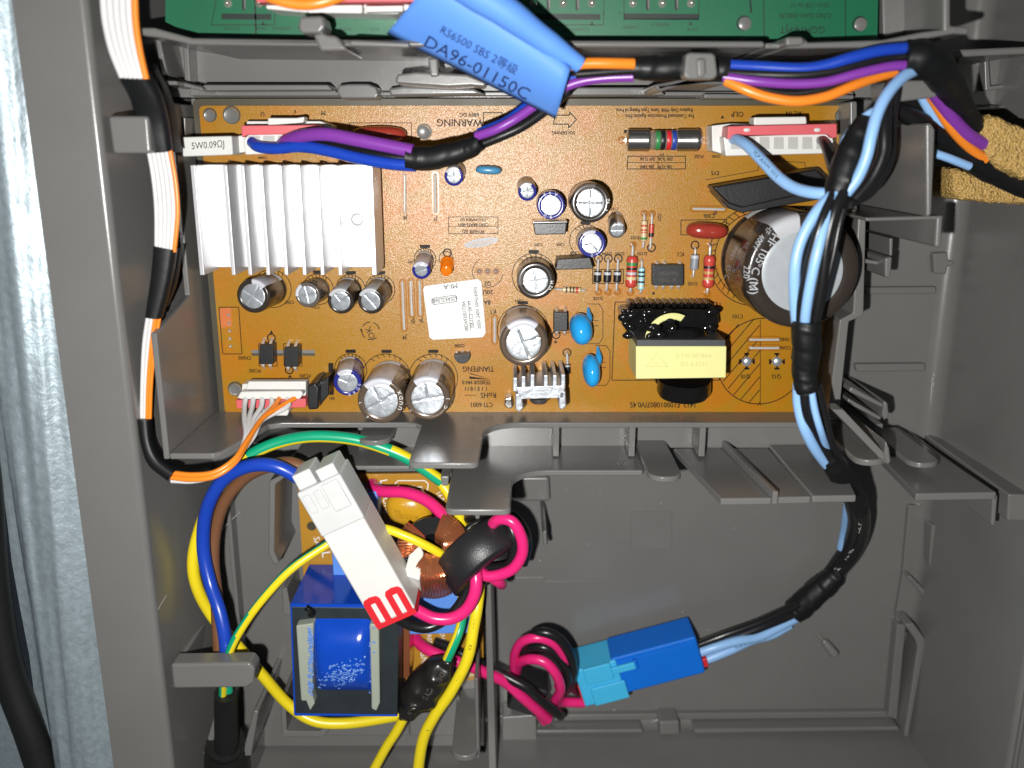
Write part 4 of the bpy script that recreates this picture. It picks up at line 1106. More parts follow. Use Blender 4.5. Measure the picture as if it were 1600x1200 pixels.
for cx, cy, hh, ww in ((927, 506, 31, 15), (939, 571, 31, 14)):
    poly(INK, [(cx - ww * 0.6, cy - hh), (cx + ww * 0.6, cy - hh), (cx + ww, cy - hh * 0.7), (cx + ww, cy + hh * 0.7), (cx + ww * 0.6, cy + hh), (cx - ww * 0.6, cy + hh)], 1.0, close=False)
    line(INK, (cx - 8, cy - 5), (cx + 8, cy - 5), 1); line(INK, (cx - 8, cy + 3), (cx + 8, cy + 3), 1); line(INK, (cx, cy - 16), (cx, cy - 5), 1)
for u, v in ((935, 404), (950.5, 404), (966, 404), (1018, 387), (1086, 383), (886, 551), (869, 523), (424, 528), (452, 578), (699, 395)): ring(INK, u, v, 6, 2.0)
poly(INK, [(926, 421), (974, 421), (974, 443), (926, 443)], 1.3)
for u0, u1, v0, v1, s in ((404, 432, 537, 572, 0), (443, 471, 537, 572, 0), (865, 888, 486, 520, 0)): poly(INK, [(u0, v0), (u1, v0), (u1 + 1, v1), (u0 + 1, v1)], 1.1)
poly(INK, [(342, 480), (373, 480), (378, 553), (348, 553)], 1.3)
for u, v in ((424, 519), (453, 588), (868, 534), (1021, 458), (1129, 183)): patch(INK, [(u - 3, v + 2), (u + 3, v + 2), (u, v - 3)])
for u, v, r in ((425, 451, 27), (497, 452, 21), (548, 452, 20), (594, 452, 20), (664, 405, 14), (548, 577, 22), (915, 376, 22), (834, 430, 31), (604, 590, 35), (677, 590, 35), (817, 516, 37)):
    ring(INK, u, v, r + 3, 1.2, n=36); patch(INK, quad(u, v - r - 6, 16, 5))
    for k in range(6):
        a = math.radians(50 + k * 15); line(INK, (u + (r - 3) * math.cos(a), v - (r - 3) * math.sin(a)), (u + (r + 3) * math.cos(a + 0.1), v - (r + 3) * math.sin(a + 0.1)), 1.2)
ring(INK, 697, 404, 11, 1.2); ring(INK, 762, 425, 24, 1.0, a0=190, a1=350); ring(INK, 762, 426, 24, 0.9, a0=120, a1=190)
patch(INK, quad(1030, 204, 120, 5) if False else [(975, 203), (1008, 202), (1008, 208), (975, 208)]); 
B('legend_print', INK, M['ink'], kind='stuff', flat=True)
EM = MB()
c = P(752, 379, 0.07); a = R(27, 752, 379); b = R(6.5, 752, 379); t = math.radians(10)
EM.add([c + Vector((a * math.cos(k / 24 * 2 * PI) * math.cos(t) - b * math.sin(k / 24 * 2 * PI) * math.sin(t), a * math.cos(k / 24 * 2 * PI) * math.sin(t) + b * math.sin(k / 24 * 2 * PI) * math.cos(t), 0)) for k in range(24)], [list(range(24))])
B('oval_emblem', EM, M['inkg'], flat=True)
EM = MB(); write(EM, 'SAMSUNG', 752, 379, 7, 170, 0.12, sx=0.85); B('emblem_print', EM, M['pcb'], kind='stuff', flat=True)
RS = MB(); patch(RS, [(343, 482), (361, 480), (362, 510), (345, 512)], 0.05); B('red_stamp', RS, mat('faded_red_stamp', (0.50, 0.13, 0.03), 0.45), flat=True)

# ================================================================== green board
ZG = 22.0
GB = thing('circuit_board', 'green circuit board cut off by the upper picture edge, printed GGH14-PJT', 'circuit board', P(820, 0, ZG))
b_ = MB(); b_.up([(258, -60), (258, 34), (280, 45), (310, 52), (360, 57), (1371, 62), (1374, -60)], ZG, ZG - 1.6)
obj('board', b_, M['green'], GB, 0.1)
GI = MB(); z = ZG + 0.05
T = lambda t, u, v, h, sx=1.0, r=180: write(GI, t, u, v, h, r, z, sx=sx)
T('GGH14-PJT', 1254, 46, 11, 0.95); T('C/NO DA41-00827B', 1258, 24, 8, 0.85); T('2016.12.28 Ver.01', 1265, 8, 7, 0.85)
line(GI, (1321, -20), (1321, 60), 1.4, z); line(GI, (1193, -20), (1194, 60), 1.4, z)
for x0, x1 in ((346, 424), (800, 938), (975, 1092)):
    patch(GI, [(x0, 21), (x1, 22), (x1, 31), (x0, 30)], z)
    poly(GI, [(x0 - 4, -20), (x1 + 6, -20), (x1 + 5, 39), (x0 - 16, 39)] if x0 < 900 else [(x0, -20), (x1, -20), (x1, 30), (x0, 30)], 1.2, z)
    patch(GI, [(x1 - 16, 39), (x1 - 10, 39), (x1 - 13, 33)], z)
for t, u, v in (('M-COMP', 362, 44), ('FAN-R', 408, 44), ('DISPENSER', 440, 44), ('COOLING FAN', 900, 46), ('DAMPER', 985, 42), ('HEATER-M', 1032, 38), ('CN 76', 1082, 46), ('C', 943, 22), ('N', 968, 20), ('DOOR', 540, 45), ('RY75', 585, 45)):
    T(t, u, v, 5, 0.9)
line(GI, (398, -10), (400, 55), 2.5, z); line(GI, (1172, 0), (1174, 20), 3, z)
obj('legend_print', GI, M['greend'], GB, kind='stuff', flat=True)
for u in (356, 405, 834, 880, 925, 989, 1035, 1080):
    c = P(u, 5, ZG); r = R(6.5, u, 5, ZG)
    b_ = MB(); b_.lathe((c.x, c.y, ZG), (0, 0, 1), [(r, 0), (r * 0.8, r * 0.3), (r * 0.45, r * 0.6), (r * 0.2, r * 1.1), (0.02, r * 1.15)], 16); obj('solder_joint', b_, M['solder'], GB)
for u in (381, 857, 902, 1012, 1057):
    b_ = MB(); b_.up([(u - 3, -12), (u + 3, -12), (u + 3, 14), (u, 17), (u - 3, 14)], ZG + 0.06, ZG + 0.02); obj('board_slot', b_, M['greend'], GB)
    b_ = MB(); b_.up([(u - 0.5, -12), (u + 2.5, -12), (u + 2.5, 13), (u + 1, 15)], ZG + 0.1, ZG + 0.04); obj('slot_wall', b_, M['hole'], GB)
for u, v in ((1164, 37), (1345, 38)):
    c = P(u, v, ZG); r = R(10, u, v, ZG); b_ = MB(); b_.lathe((c.x, c.y, ZG - 2), (0, 0, 1), [(r, 0), (r, 2.03), (r * 0.9, 2.15)], 20); H('locating_post', b_, 0)
b_ = MB(); ring(b_, 1343, 37, 10, 2.5, z); ring(b_, 1162, 36, 10, 2.5, z); obj('hole_edge', b_, M['greend'], GB, kind='stuff')
# socket with plug and its orange wire on the green board
b_ = MB(); b_.up([(415, 4), (640, 2), (640, 14), (620, 22), (480, 20), (415, 14)], ZG + 12, ZG); sk_ = obj('socket_header', b_, M['white'], GB, 0.5)
CB = thing('wire_plug', 'white plug with a pink lock and a curved orange wire on the green board', 'plug', P(530, -5, ZG + 12))
b_ = MB(); b_.up([(480, 8), (566, 7), (566, 21), (480, 20)], ZG + 16, ZG + 12.1); b_.up([(570, 9), (630, 8), (630, 18), (570, 19)], ZG + 15, ZG + 12.1); obj('latch', b_, M['white'], CB, 0.4)
b_ = MB(); b_.up([(400, -30), (650, -30), (650, 3), (400, 4)], ZG + 18, ZG + 12.1); obj('lock_bar', b_, M['red'], CB, 0.4)
b_ = MB(); b_.tube([P(400, -16, 52), P(430, -2, 53), P(465, 6, 53), P(500, 4, 53), P(535, -8, 52), P(560, -22, 51)], R(9, 465, 5, 53), 14); obj('wire', b_, M['worange'], CB)

# ================================================================== filter board
ZF = -2.0
FB = thing('circuit_board', 'ochre filter board with copper choke and blue wound coil in the lower left bay', 'circuit board', P(600, 900, ZF))
b_ = MB(); b_.up([(464, 742), (676, 740), (700, 756), (752, 800), (756, 1060), (700, 1068), (484, 1066), (474, 900)], ZF, ZF - 1.6)
obj('board', b_, M['pcb2'], FB, 0.1)
FI = MB(); z = ZF + 0.06
for t, u, v, h, r in (('L1', 600, 757, 12, 80), ('Orig', 604, 790, 10, 80), ('N', 642, 763, 10, 90), ('SA', 495, 846, 10, 82), ('L', 509, 866, 14, 82), ('L2', 511, 890, 12, 82), ('(RED)', 671, 1000, 7, 85), ('(NBR)', 692, 1001, 7, 85), ('GND', 662, 1032, 10, 85), ('16A', 688, 776, 8, 60)):
    write(FI, t, u, v, h, r, z)
poly(FI, [(622, 751), (664, 751), (669, 756), (668, 765), (664, 769), (620, 769), (617, 764), (618, 755)], 1.6, z)
line(FI, (626, 761), (660, 761), 1.5, z)
poly(FI, [(638, 975), (640, 1040), (628, 1042)], 1.5, z, close=False); poly(FI, [(490, 938), (490, 904), (540, 904)], 1.4, z, close=False); line(FI, (508, 904), (508, 912), 1.4, z)
obj('legend_print', FI, M['inkw'], FB, kind='stuff', flat=True)
b_ = MB(); c = P(487, 822, ZF); b_.lathe((c.x, c.y, ZF), (0, 0, 1), [(1.7, 0), (1.7, 0.05)], 18); obj('board_hole', b_, M['edge'], FB)
# mustard disc
c = P(637, 803, 10); b_ = MB(); b_.ell((c.x, c.y, 5), (R(36, 637, 803, 8), 0.2, 0), (-1.0, R(28, 637, 803, 8), -0.5), (0, 0.4, 4.2), 0, 26, 14, 0.85); dd = obj('ceramic_capacitor', b_, M['mustard'], FB, ang=80, label='mustard yellow rounded disc capacitor')
bd = b_.bvh(); DI = MB(); write(DI, 'HL', 622, 800, 7, 5, on=bd); write(DI, '10D221K', 636, 808, 7, 5, on=bd); write(DI, 'ΔΔΔ', 640, 790, 6, 5, on=bd)
M['mprint'] = mat('brown_disc_print', (0.30, 0.15, 0.01), 0.3)
obj('disc_print', DI, M['mprint'], dd, kind='stuff', flat=True)
for p, q in (((622, 760), (618, 772)), ((660, 765), (664, 778))):
    b_ = MB(); b_.tube([P(*p, ZF), P(*p, ZF + 2), P(*q, 4)], 0.4, 8); obj('lead', b_, M['tin'], dd)
# cornflower film block behind the choke
b_ = MB(); b_.up([(632, 925), (742, 925), (738, 990), (637, 992)], 12, ZF); obj('film_capacitor', b_, M['bluef'], FB, 0.6, label='cornflower blue block capacitor under the pink lead')
b_ = MB(); b_.up([(514, 770), (590, 768), (592, 900), (520, 900)], 7, ZF); obj('film_capacitor', b_, M['bluef'], FB, 0.6, label='cornflower blue block capacitor under the white connector')
# choke: black ring core tipped towards the upper boards, with copper turns and a white divider
ca_ = Vector((0.05, 0.72, 0.69)).normalized()
fc = P(676, 852, 24); cc = fc - ca_ * 9
c1 = ca_.cross(Vector((1, 0, 0))).normalized(); c2 = c1.cross(ca_)
if c1.y < 0: c1 = -c1
if c2.x < 0: c2 = -c2
b_ = MB(); b_.lathe(cc, ca_, [(4.0, -9), (10.0, -9), (10.4, -8), (10.4, 8), (9.6, 9.2), (5.0, 9.2), (4.2, 8.4), (4.0, -9)], 40)
ck = obj('choke', b_, M['black'], FB, label='ring choke wound with shiny copper wire')
q = [cc + c2 * x + c1 * y + ca_ * 10.6 for x, y in ((-8.6, -10.5), (-3.4, -12.2), (-2.6, -3), (-4.0, -0.6), (-7.2, -3.5))]
dv_ = MB(); dv_.ext(q, ca_ * -19); obj('divider', dv_, M['white'], ck, 0.5)
for i in range(50):
    a = math.radians(72 - i * 5.2) if i < 38 else math.radians(140 + (i - 38) * 6.0)
    d = c2 * math.cos(a) + c1 * math.sin(a)
    pts = [cc + d * 11.1 - ca_ * 9.5, cc + d * 11.2 + ca_ * 7.4, cc + d * 9.8 + ca_ * 9.9, cc + d * 5.0 + ca_ * 9.9, cc + d * 3.4 + ca_ * 8.0, cc + d * 3.2 - ca_ * 8]
    b_ = MB(); b_.tube(pts, 0.64 if i < 38 else 0.5, 8, sub=4); obj('copper_turn', b_, M['copper'], ck)
# blue wound coil on steel laminations
zc = 27.0
b_ = MB(); b_.up([(454, 948), (624, 950), (621, 1118), (461, 1116)], zc, ZF)
tr = obj('coil', b_, M['lam'], FB, 0.4, label='mains coil of dark steel plates with a blue taped winding')
b_ = MB(); b_.up([(466, 908), (560, 904), (622, 946), (622, 953), (455, 950)], zc - 1, zc - 4); 
b_ = MB(); b_.up([(453.5, 943), (612, 945), (612, 949), (453.5, 948)], zc + 0.2, ZF + 1); b_.up([(453, 946), (456, 946), (462, 1118), (459, 1118)], zc + 0.2, ZF + 4)
b_.up([(460, 1115), (621, 1117), (621, 1120), (460, 1119)], zc + 0.2, ZF + 4); obj('side_tape', b_, M['btape'], tr, 0.3)
A = [P(468, 908, 2), P(575, 905, 2), P(608, 946, zc + 0.4), P(456, 944, zc + 0.4)]
b_ = MB(); b_.ext(A, (0, -0.9, 0.3)); obj('top_tape', b_, M['btape'], tr, 0.3)
for uv in ([(462, 978), (490, 974), (488, 1085), (492, 1100), (484, 1112), (478, 1096), (470, 1096)], [(577, 975), (592, 976), (594, 1098), (588, 1112), (580, 1108), (580, 1090)]):
    b_ = MB(); b_.up(uv, zc + 3.5, zc - 2); obj('bobbin', b_, M['bobbin'], tr, 0.6, 3)
# winding: pillow with flat sides
b_ = MB(); n = 20; L_, Q_ = [], []
yc0, yc1 = P(535, 974, zc + 4).y, P(535, 1092, zc + 4).y
xa, xb = P(486, 1030, zc + 5).x, P(581, 1030, zc + 5).x
vv = []
for j in range(n + 1):
    t = j / n; y = yc0 + (yc1 - yc0) * t
    zz = zc + 6.5 * (1 - abs(2 * t - 1) ** 2.6) - 0.6
    for i in range(13):
        s = i / 12; edge = 1 - abs(2 * s - 1) ** 8
        vv.append((xa + (xb - xa) * s, y, zc - 1 + (zz - zc + 1) * (0.35 + 0.65 * edge)))
b_.add(vv, [[j * 13 + i, (j + 1) * 13 + i, (j + 1) * 13 + i + 1, j * 13 + i + 1] for j in range(n) for i in range(12)])
wd = obj('winding', b_, M['btape'], tr, ang=70); bw_ = b_.bvh()
GL = MB()
rnd = random.Random(3)
for k in range(420):
    if k < 190:
        s, t = rnd.gauss(0.52, 0.17), rnd.gauss(0.68, 0.07); t += (0.5 - s) * 0.25
    elif k < 375: s, t = rnd.uniform(-0.02, 0.05), rnd.uniform(0.05, 0.95)
    else: s, t = rnd.uniform(0.95, 1.03), rnd.uniform(0.05, 0.95)
    u, v = 484 + 98 * s, 974 + 118 * t
    c = Vector((0, 0, D)); d = (P(u, v, 0) - c).normalized(); hit = bw_.ray_cast(c, d)
    p = hit[0] if hit[0] else P(u, v, zc + 3.6)
    r = rnd.uniform(0.12, 0.42)
    GL.ell(p, (r * rnd.uniform(0.8, 1.8), r * rnd.uniform(-0.6, 0.6), 0), (0, r, 0), (0, 0, r * 0.45), 0, 6, 4)
obj('glue_flecks', GL, M['glue'], tr, kind='stuff')
b_ = MB(); b_.tube([P(478, 948, zc + 0.6), P(488, 956, zc + 0.8), P(486, 962, zc + 0.6)], 1.1, 8); obj('glue_drop', b_, M['varnish'], tr)
# little sky blue bead and tan block near the heat shrunk lead
b_ = MB(); c = P(706, 1048, 4); b_.ell(c, (1.6, 0, 0), (0, 2.2, 0), (0, 0, 2)); obj('ceramic_capacitor', b_, M['azure'], FB)
b_ = MB(); b_.up([(706, 1034), (740, 1036), (742, 1058), (712, 1062)], 3, ZF); obj('resistor', b_, M['tan'], FB, 0.6)
b_ = MB(); b_.up([(630, 955), (640, 955), (640, 1060), (630, 1060)], 14, ZF); obj('side_plate', b_, M['copper'], FB, 0.3)

# ================================================================== wire looms
def PT(L): return [P(*p) for p in L]
def wire(par, L, px, m, name='wire', n=14, mi=0, mats=None, sub=8, label=None, txt=None, **k):
    b_ = MB(); a = L[len(L) // 2]
    b_.tube(PT(L), R(px, *a), n, mi, sub, **k)
    o = obj(name, b_, mats or M[m], par, label=label)
    if txt:
        t_ = MB(); bv = b_.bvh()
        for q in txt: write(t_, *q, on=bv)
        obj('wire_print', t_, M['inkg'] if m in ('blackg',) else M['ink'], o, kind='stuff', flat=True)
    return o
def wrap(par, L, px, m='tape', name='tape_wrap', n=20, wob=0.0, label=None):
    """tape or sleeve round a bundle: list of (u, v, z, radius in px)"""
    b_ = MB(); rn = random.Random(len(L) + int(L[0][0]))
    b_.tube([P(*p[:3]) for p in L], [R(p[3] if len(p) > 3 else px, *p[:3]) for p in L], n, 0, 8)
    if m == 'tape':      # overlapping turns: each one a little proud of the last
        for i in range(len(b_.v) // n):
            ring_ = b_.v[i * n:(i + 1) * n]; c = sum(ring_, Vector((0, 0, 0))) / n
            for k, p in enumerate(ring_):
                f = (i * 0.13 + k / n) % 1.0
                p += (p - c) * (0.075 * f - 0.03 + 0.03 * math.sin(k * 2.1 + i * 0.35))
    if wob:
        for i, p in enumerate(b_.v): p.z += wob * math.sin(i * 0.37) * rn.random(); p.x += wob * 0.5 * math.sin(i * 0.21 + 1)
    return obj(name, b_, M[m], par, label=label), b_
def ribbon(par, L, Q, mats, z):
    n = len(mats)
    for i, m in enumerate(mats):
        s = (i + 0.5) / n
        pts = [P(a[0] + (b[0] - a[0]) * s, a[1] + (b[1] - a[1]) * s, (a[2] if len(a) > 2 else z)) for a, b in zip(L, Q)]
        w = math.hypot(Q[0][0] - L[0][0], Q[0][1] - L[0][1]) / n / 2
        b_ = MB(); b_.tube(pts, R(w * 1.06, *L[0][:2], z), 12, 0, 8); obj('wire', b_, M[m], par)

# ---- flat loom down the left side
RB = thing('wire_loom', 'flat loom of white and orange wires with black sleeves running down the left channel', 'wires', P(240, 380, 36))
WO = ['wwhite'] * 5 + ['worange']
ribbon(RB, [(155, -20), (159, 30), (170, 78), (188, 122)], [(215, -20), (217, 36), (223, 80), (232, 124)], WO, 50)
ribbon(RB, [(228, 230), (236, 275), (241, 325), (242, 388)], [(268, 228), (278, 285), (281, 335), (275, 394)], WO, 40)
ribbon(RB, [(229, 488), (222, 540), (220, 600), (219, 660)], [(253, 490), (247, 528), (239, 590), (236, 662)], ['wwhite', 'wwhite', 'worange', 'worange'], 38)
def sleeve(L, Q, th, z):
    b_ = MB(); b_.flat([P(*p[:2], p[2] if len(p) > 2 else z) for p in L], [P(*p[:2], p[2] if len(p) > 2 else z) for p in Q], th); obj('tape_sleeve', b_, M['tape'], RB)
    return b_
sleeve([(186, 116, 49), (204, 150, 46), (215, 190, 43), (229, 236, 41)], [(233, 118, 49), (252, 150, 46), (262, 185, 43), (269, 234, 41)], 5, 44)
sleeve([(240, 110, 34), (254, 150, 32), (264, 190, 32), (272, 232, 32)], [(244, 100, 34), (262, 145, 32), (272, 186, 32), (279, 238, 32)], 7, 32)
sleeve([(242, 383), (238, 430), (229, 494)], [(276, 390), (268, 440), (253, 497)], 5, 39)
sleeve([(265, 392, 30), (262, 440, 30), (250, 480, 30)], [(284, 386, 30), (276, 440, 30), (262, 478, 30)], 4, 30)
sleeve([(217, 654, 39), (222, 690, 40), (235, 725, 41), (266, 750, 42)], [(236, 655, 39), (240, 690, 40), (252, 715, 41), (276, 734, 42)], 5, 39)
for k, off in enumerate((0, 7)):
    wire(RB, [(268, 739 + off, 42), (300, 742 + off, 43), (335, 738 + off * 0.9, 43), (366, 718 + off * 0.8, 40), (385, 690 + off * 0.6, 33), (408, 656, 22), (428 + off * 1.5, 635, 14), (437 + k * 24, 622, 9.5)], 4.2, 'worange')
for k, u1 in enumerate((382, 394, 408, 423, 448)):
    wire(RB, [(268, 746 + k * 1.2, 40), (305, 751, 40), (345, 738, 38), (372, 712, 34), (384 + k * 3, 682, 28), (382 + k * 7, 656, 20), (u1, 636, 13), (u1 + 2, 622, 9.5)], 4.2, 'wwhite')
b_ = MB(); b_.up([(376, 612), (470, 611), (474, 616), (468, 624), (378, 624), (370, 622)], 10, 6); obj('plug', b_, M['white'], RB, 0.4)

# ---- loom across the top
TL_ = thing('wire_loom', 'thick loom of blue, purple, orange and black wires taped black along the upper shelf', 'wires', P(900, 150, 36))
pl1 = MB(); pl1.up([(380, 218), (390, 208), (500, 204), (500, 237), (383, 242)], 13.5, 8.2)
po = obj('plug', pl1, M['white'], TL_, 0.4)
b_ = MB(); b_.up([(376, 196), (499, 195), (499, 209), (386, 211), (378, 215)], 15, 8.2); obj('lock_bar', b_, M['red'], po, 0.3)
for u in (397, 420, 443):
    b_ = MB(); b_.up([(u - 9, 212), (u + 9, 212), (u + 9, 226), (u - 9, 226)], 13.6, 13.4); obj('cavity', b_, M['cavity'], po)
wire(TL_, [(394, 222, 13), (404, 229, 16), (430, 232, 18), (470, 229, 20), (510, 235, 22), (560, 247, 24), (610, 256, 26), (650, 259, 27)], 9.2, 'wblue')
wire(TL_, [(440, 227, 13), (450, 219, 17), (475, 212, 21), (510, 210, 24), (560, 219, 26), (600, 227, 27), (645, 236, 28)], 10.5, 'wpurple')
wire(TL_, [(470, 226, 14), (500, 226, 18), (550, 236, 21), (600, 244, 24), (650, 250, 25)], 8, 'blackg')
wrap(TL_, [(634, 246, 27, 17), (660, 248, 27, 18.5), (700, 242, 28, 18), (730, 233, 29, 16), (752, 221, 31, 13)], 17, wob=0.1)
wire(TL_, [(744, 213, 31), (775, 202, 33), (808, 184, 34), (840, 162, 36), (870, 142, 37), (905, 128, 38), (945, 122, 39), (990, 120, 40)], 7.5, 'wpurple')
wire(TL_, [(748, 208, 27), (790, 190, 29), (820, 168, 31), (850, 146, 34), (880, 128, 36), (920, 113, 38), (960, 110, 39), (1000, 108, 40)], 8, 'wblue')
wire(TL_, [(750, 226, 29), (780, 214, 30), (815, 198, 31), (850, 174, 33), (890, 140, 36)], 8, 'blackg')
wire(TL_, [(745, 218, 27), (790, 204, 28), (830, 178, 30), (870, 144, 34), (910, 112, 38), (990, 108, 40)], 7, 'blackg')
wire(TL_, [(880, 104, 44), (915, 99, 44), (955, 99, 44), (1000, 100, 43)], 8.5, 'worange')
wire(TL_, [(900, 116, 42), (950, 112, 42), (1000, 109, 42)], 7, 'blackg')
wrap(TL_, [(990, 106, 42, 17), (1020, 107, 42, 19), (1060, 106, 42, 19), (1110, 106, 42, 18), (1136, 110, 42, 18)], 18, wob=0.1)
for L, px, m, *tx in (([(1120, 101, 42), (1180, 104, 43), (1250, 107, 45), (1290, 102, 46), (1330, 90, 47), (1375, 79, 47), (1425, 74, 46)], 9.0, 'wblue'),
                 ([(1120, 112, 42), (1180, 116, 43), (1250, 117, 45), (1310, 109, 46), (1360, 96, 46), (1425, 86, 45)], 9.0, 'blackg'),
                 ([(1130, 120, 43), (1180, 127, 45), (1240, 131, 46), (1290, 128, 47), (1340, 115, 48), (1390, 104, 48), (1430, 101, 47)], 7.6, 'wpurple'),
                 ([(1130, 118, 40), (1190, 139, 42), (1240, 146, 43), (1300, 136, 44), (1360, 116, 44)], 7.0, 'blackg'),
                 ([(1134, 126, 43), (1165, 140, 45), (1200, 152, 46), (1245, 158, 47), (1290, 151, 47), (1330, 135, 46), (1365, 122, 44), (1400, 112, 42)], 8.2, 'worange')):
    wire(TL_, L, px, m, txt=tx[0] if tx else None)
wrap(TL_, [(1412, 90, 46, 24), (1440, 92, 46, 27), (1466, 108, 43, 26), (1486, 140, 36, 22), (1508, 176, 30, 17), (1532, 206, 26, 14)], 24, wob=0.12)
for L, px, m, *tx in (([(1482, 150, 34), (1500, 180, 31), (1520, 195, 28), (1548, 214, 26)], 8, 'wblue'),
                 ([(1456, 140, 36), (1470, 160, 34), (1490, 187, 32), (1515, 212, 30), (1550, 232, 27)], 10.5, 'wpurple'),
                 ([(1448, 140, 35), (1462, 162, 33), (1485, 198, 31), (1510, 226, 29), (1540, 250, 27)], 8, 'worange'),
                 ([(1438, 145, 33), (1452, 170, 31), (1475, 202, 29), (1500, 225, 27), (1530, 246, 26)], 8, 'wlight')):
    wire(TL_, L, px, m, txt=tx[0] if tx else None)
wrap(TL_, [(1395, 165, 34, 11), (1440, 192, 30, 15), (1485, 222, 26, 19), (1530, 252, 24, 22), (1570, 275, 22, 20), (1640, 304, 20, 20)], 16, wob=0.12)
wire(TL_, [(1462, 240, 30), (1485, 248, 30), (1515, 260, 29)], 6.5, 'wlight')

# ---- blue label flag wrapped round the top loom
fz0, fz1 = 57.0, 40.0
nu, nv = 22, 12; vv = []
for j in range(nv + 1):
    t = j / nv
    for i in range(nu + 1):
        s = i / nu
        a = Vector((690 + (892 - 690) * s, -52 + (104 + 52) * s)); b = Vector((604 + (868 - 604) * s, 53 + (186 - 53) * s))
        q = a.lerp(b, t); z = fz0 - 3.5 * (1 - t) ** 3 + (fz1 - fz0) * (0.25 * t + 0.75 * t * t) - 3.0 * s
        vv.append(P(q.x, q.y, z))
TG = thing('label_flag', 'blue wire label wrapped as a flag, printed RS6500 SBS and DA96-01150C', 'label', P(770, 80, 50))
tb = MB(); tb.add(vv, [[j * (nu + 1) + i, (j + 1) * (nu + 1) + i, (j + 1) * (nu + 1) + i + 1, j * (nu + 1) + i + 1] for j in range(nv) for i in range(nu)])
o = obj('flag', tb, M['tagb'], TG); sm_ = o.modifiers.new('Solid', 'SOLIDIFY'); sm_.thickness = 0.00025; sm_.offset = -1
b_ = MB(); b_.tube([P(690, -52, 56), P(740, -14, 55), P(790, 18, 54), P(850, 62, 51), (P(906, 101, 48))], [R(31, 740, 0, 55), R(27, 740, 0, 55), R(24, 800, 20, 54), R(19, 850, 60, 51), R(13, 906, 100, 48)], 20)
obj('rolled_edge', b_, M['tagb'], TG)
tv = tb.bvh(); TX = MB()
write(TX, 'RS6500 SBS 2等级', 748, 79, 13, 29, on=tv, sx=1.0, lift=0.3); write(TX, 'DA96-01150C', 745, 107, 19, 28, on=tv, sx=1.18, lift=0.3)
obj('flag_print', TX, M['inkn'], TG, kind='stuff', flat=True)

# ---- right loom: light blue and black wires from the upper right plug to the blue connector
RL = thing('wire_loom', 'loom of light blue and black wires crossing the big can down to the blue connector', 'wires', P(1280, 500, 45))
b_ = MB(); b_.up([(1130, 214), (1300, 208), (1303, 222), (1290, 240), (1134, 244)], 15, 9.2); po = obj('plug', b_, M['white'], RL, 0.4)
b_ = MB(); b_.up([(1138, 197), (1308, 193), (1308, 215), (1300, 216), (1294, 210), (1144, 212), (1142, 218), (1136, 217)], 17, 9.2); lb = obj('lock_bar', b_, M['red'], po, 0.3)
for u in (1167, 1277):
    b_ = MB(); c = P(u, 203, 17); b_.ell(c, (1.0, 0, 0), (0, 0.6, 0), (0, 0, 0.35), 0, 12, 6); obj('lug', b_, M['white'], lb)
for k in range(7):
    u = 1150 + k * 22.3
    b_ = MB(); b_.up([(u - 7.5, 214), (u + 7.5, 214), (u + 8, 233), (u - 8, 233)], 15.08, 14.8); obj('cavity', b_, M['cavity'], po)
for L, px, m, *tx in (([(1146, 217, 15), (1154, 219, 19), (1168, 228, 24), (1190, 250, 30), (1215, 276, 36), (1240, 293, 41), (1270, 301, 46), (1300, 302, 49), (1330, 296, 51)], 9.0, 'wlight', [('YLP AWM 1015', 1196, 257, 6, 47)]),
                 ([(1432, 108, 46), (1410, 121, 49), (1388, 145, 52), (1372, 175, 54), (1362, 210, 55), (1354, 245, 55), (1340, 278, 54), (1322, 302, 53)], 9.2, 'wlight'),
                 ([(1378, 168, 46), (1356, 178, 47), (1332, 200, 47), (1318, 222, 46), (1310, 250, 46)], 5.5, 'wlight'),
                 ([(1282, 219, 15), (1286, 222, 20), (1292, 236, 26), (1300, 262, 34), (1308, 290, 44)], 7.0, 'blackg'),
                 ([(1394, 130, 44), (1384, 160, 47), (1382, 200, 50), (1380, 240, 51), (1362, 280, 51), (1335, 312, 51)], 10.0, 'blackg'),
                 ([(1400, 138, 40), (1392, 190, 42), (1388, 250, 44), (1360, 298, 46), (1325, 318, 48)], 9.0, 'blackg')):
    wire(RL, L, px, m, txt=tx[0] if tx else None)
wrap(RL, [(1352, 186, 48, 14), (1340, 215, 49, 20), (1326, 250, 50, 24), (1314, 290, 51, 23), (1304, 325, 52, 17)], 20, wob=0.12)
for L, px, m, *tx in (([(1310, 295, 51), (1290, 315, 53), (1270, 340, 54), (1250, 380, 54), (1242, 420, 54), (1242, 470, 52), (1246, 515, 50)], 9.0, 'wlight'),
                 ([(1304, 300, 53), (1286, 340, 56), (1270, 390, 56), (1258, 440, 55), (1249, 490, 52), (1250, 530, 50)], 7.6, 'blackg'),
                 ([(1306, 300, 53), (1290, 345, 56), (1277, 395, 57.5), (1266, 445, 56.5), (1259, 490, 54), (1256, 530, 50)], 8.2, 'wlight'),
                 ([(1318, 300, 54), (1304, 330, 56), (1292, 380, 56), (1286, 430, 55), (1278, 480, 53), (1270, 530, 50)], 8.0, 'blackg'),
                 ([(1324, 310, 52), (1312, 350, 53), (1302, 400, 53), (1290, 450, 52), (1280, 490, 50), (1270, 530, 48)], 5.0, 'blackg')):
    wire(RL, L, px, m, txt=tx[0] if tx else None)
wrap(RL, [(1261, 503, 53, 21), (1260, 515, 53, 23), (1260, 545, 52, 22), (1258, 575, 51, 20), (1258, 598, 51, 18), (1261, 612, 51, 16)], 20, wob=0.1)
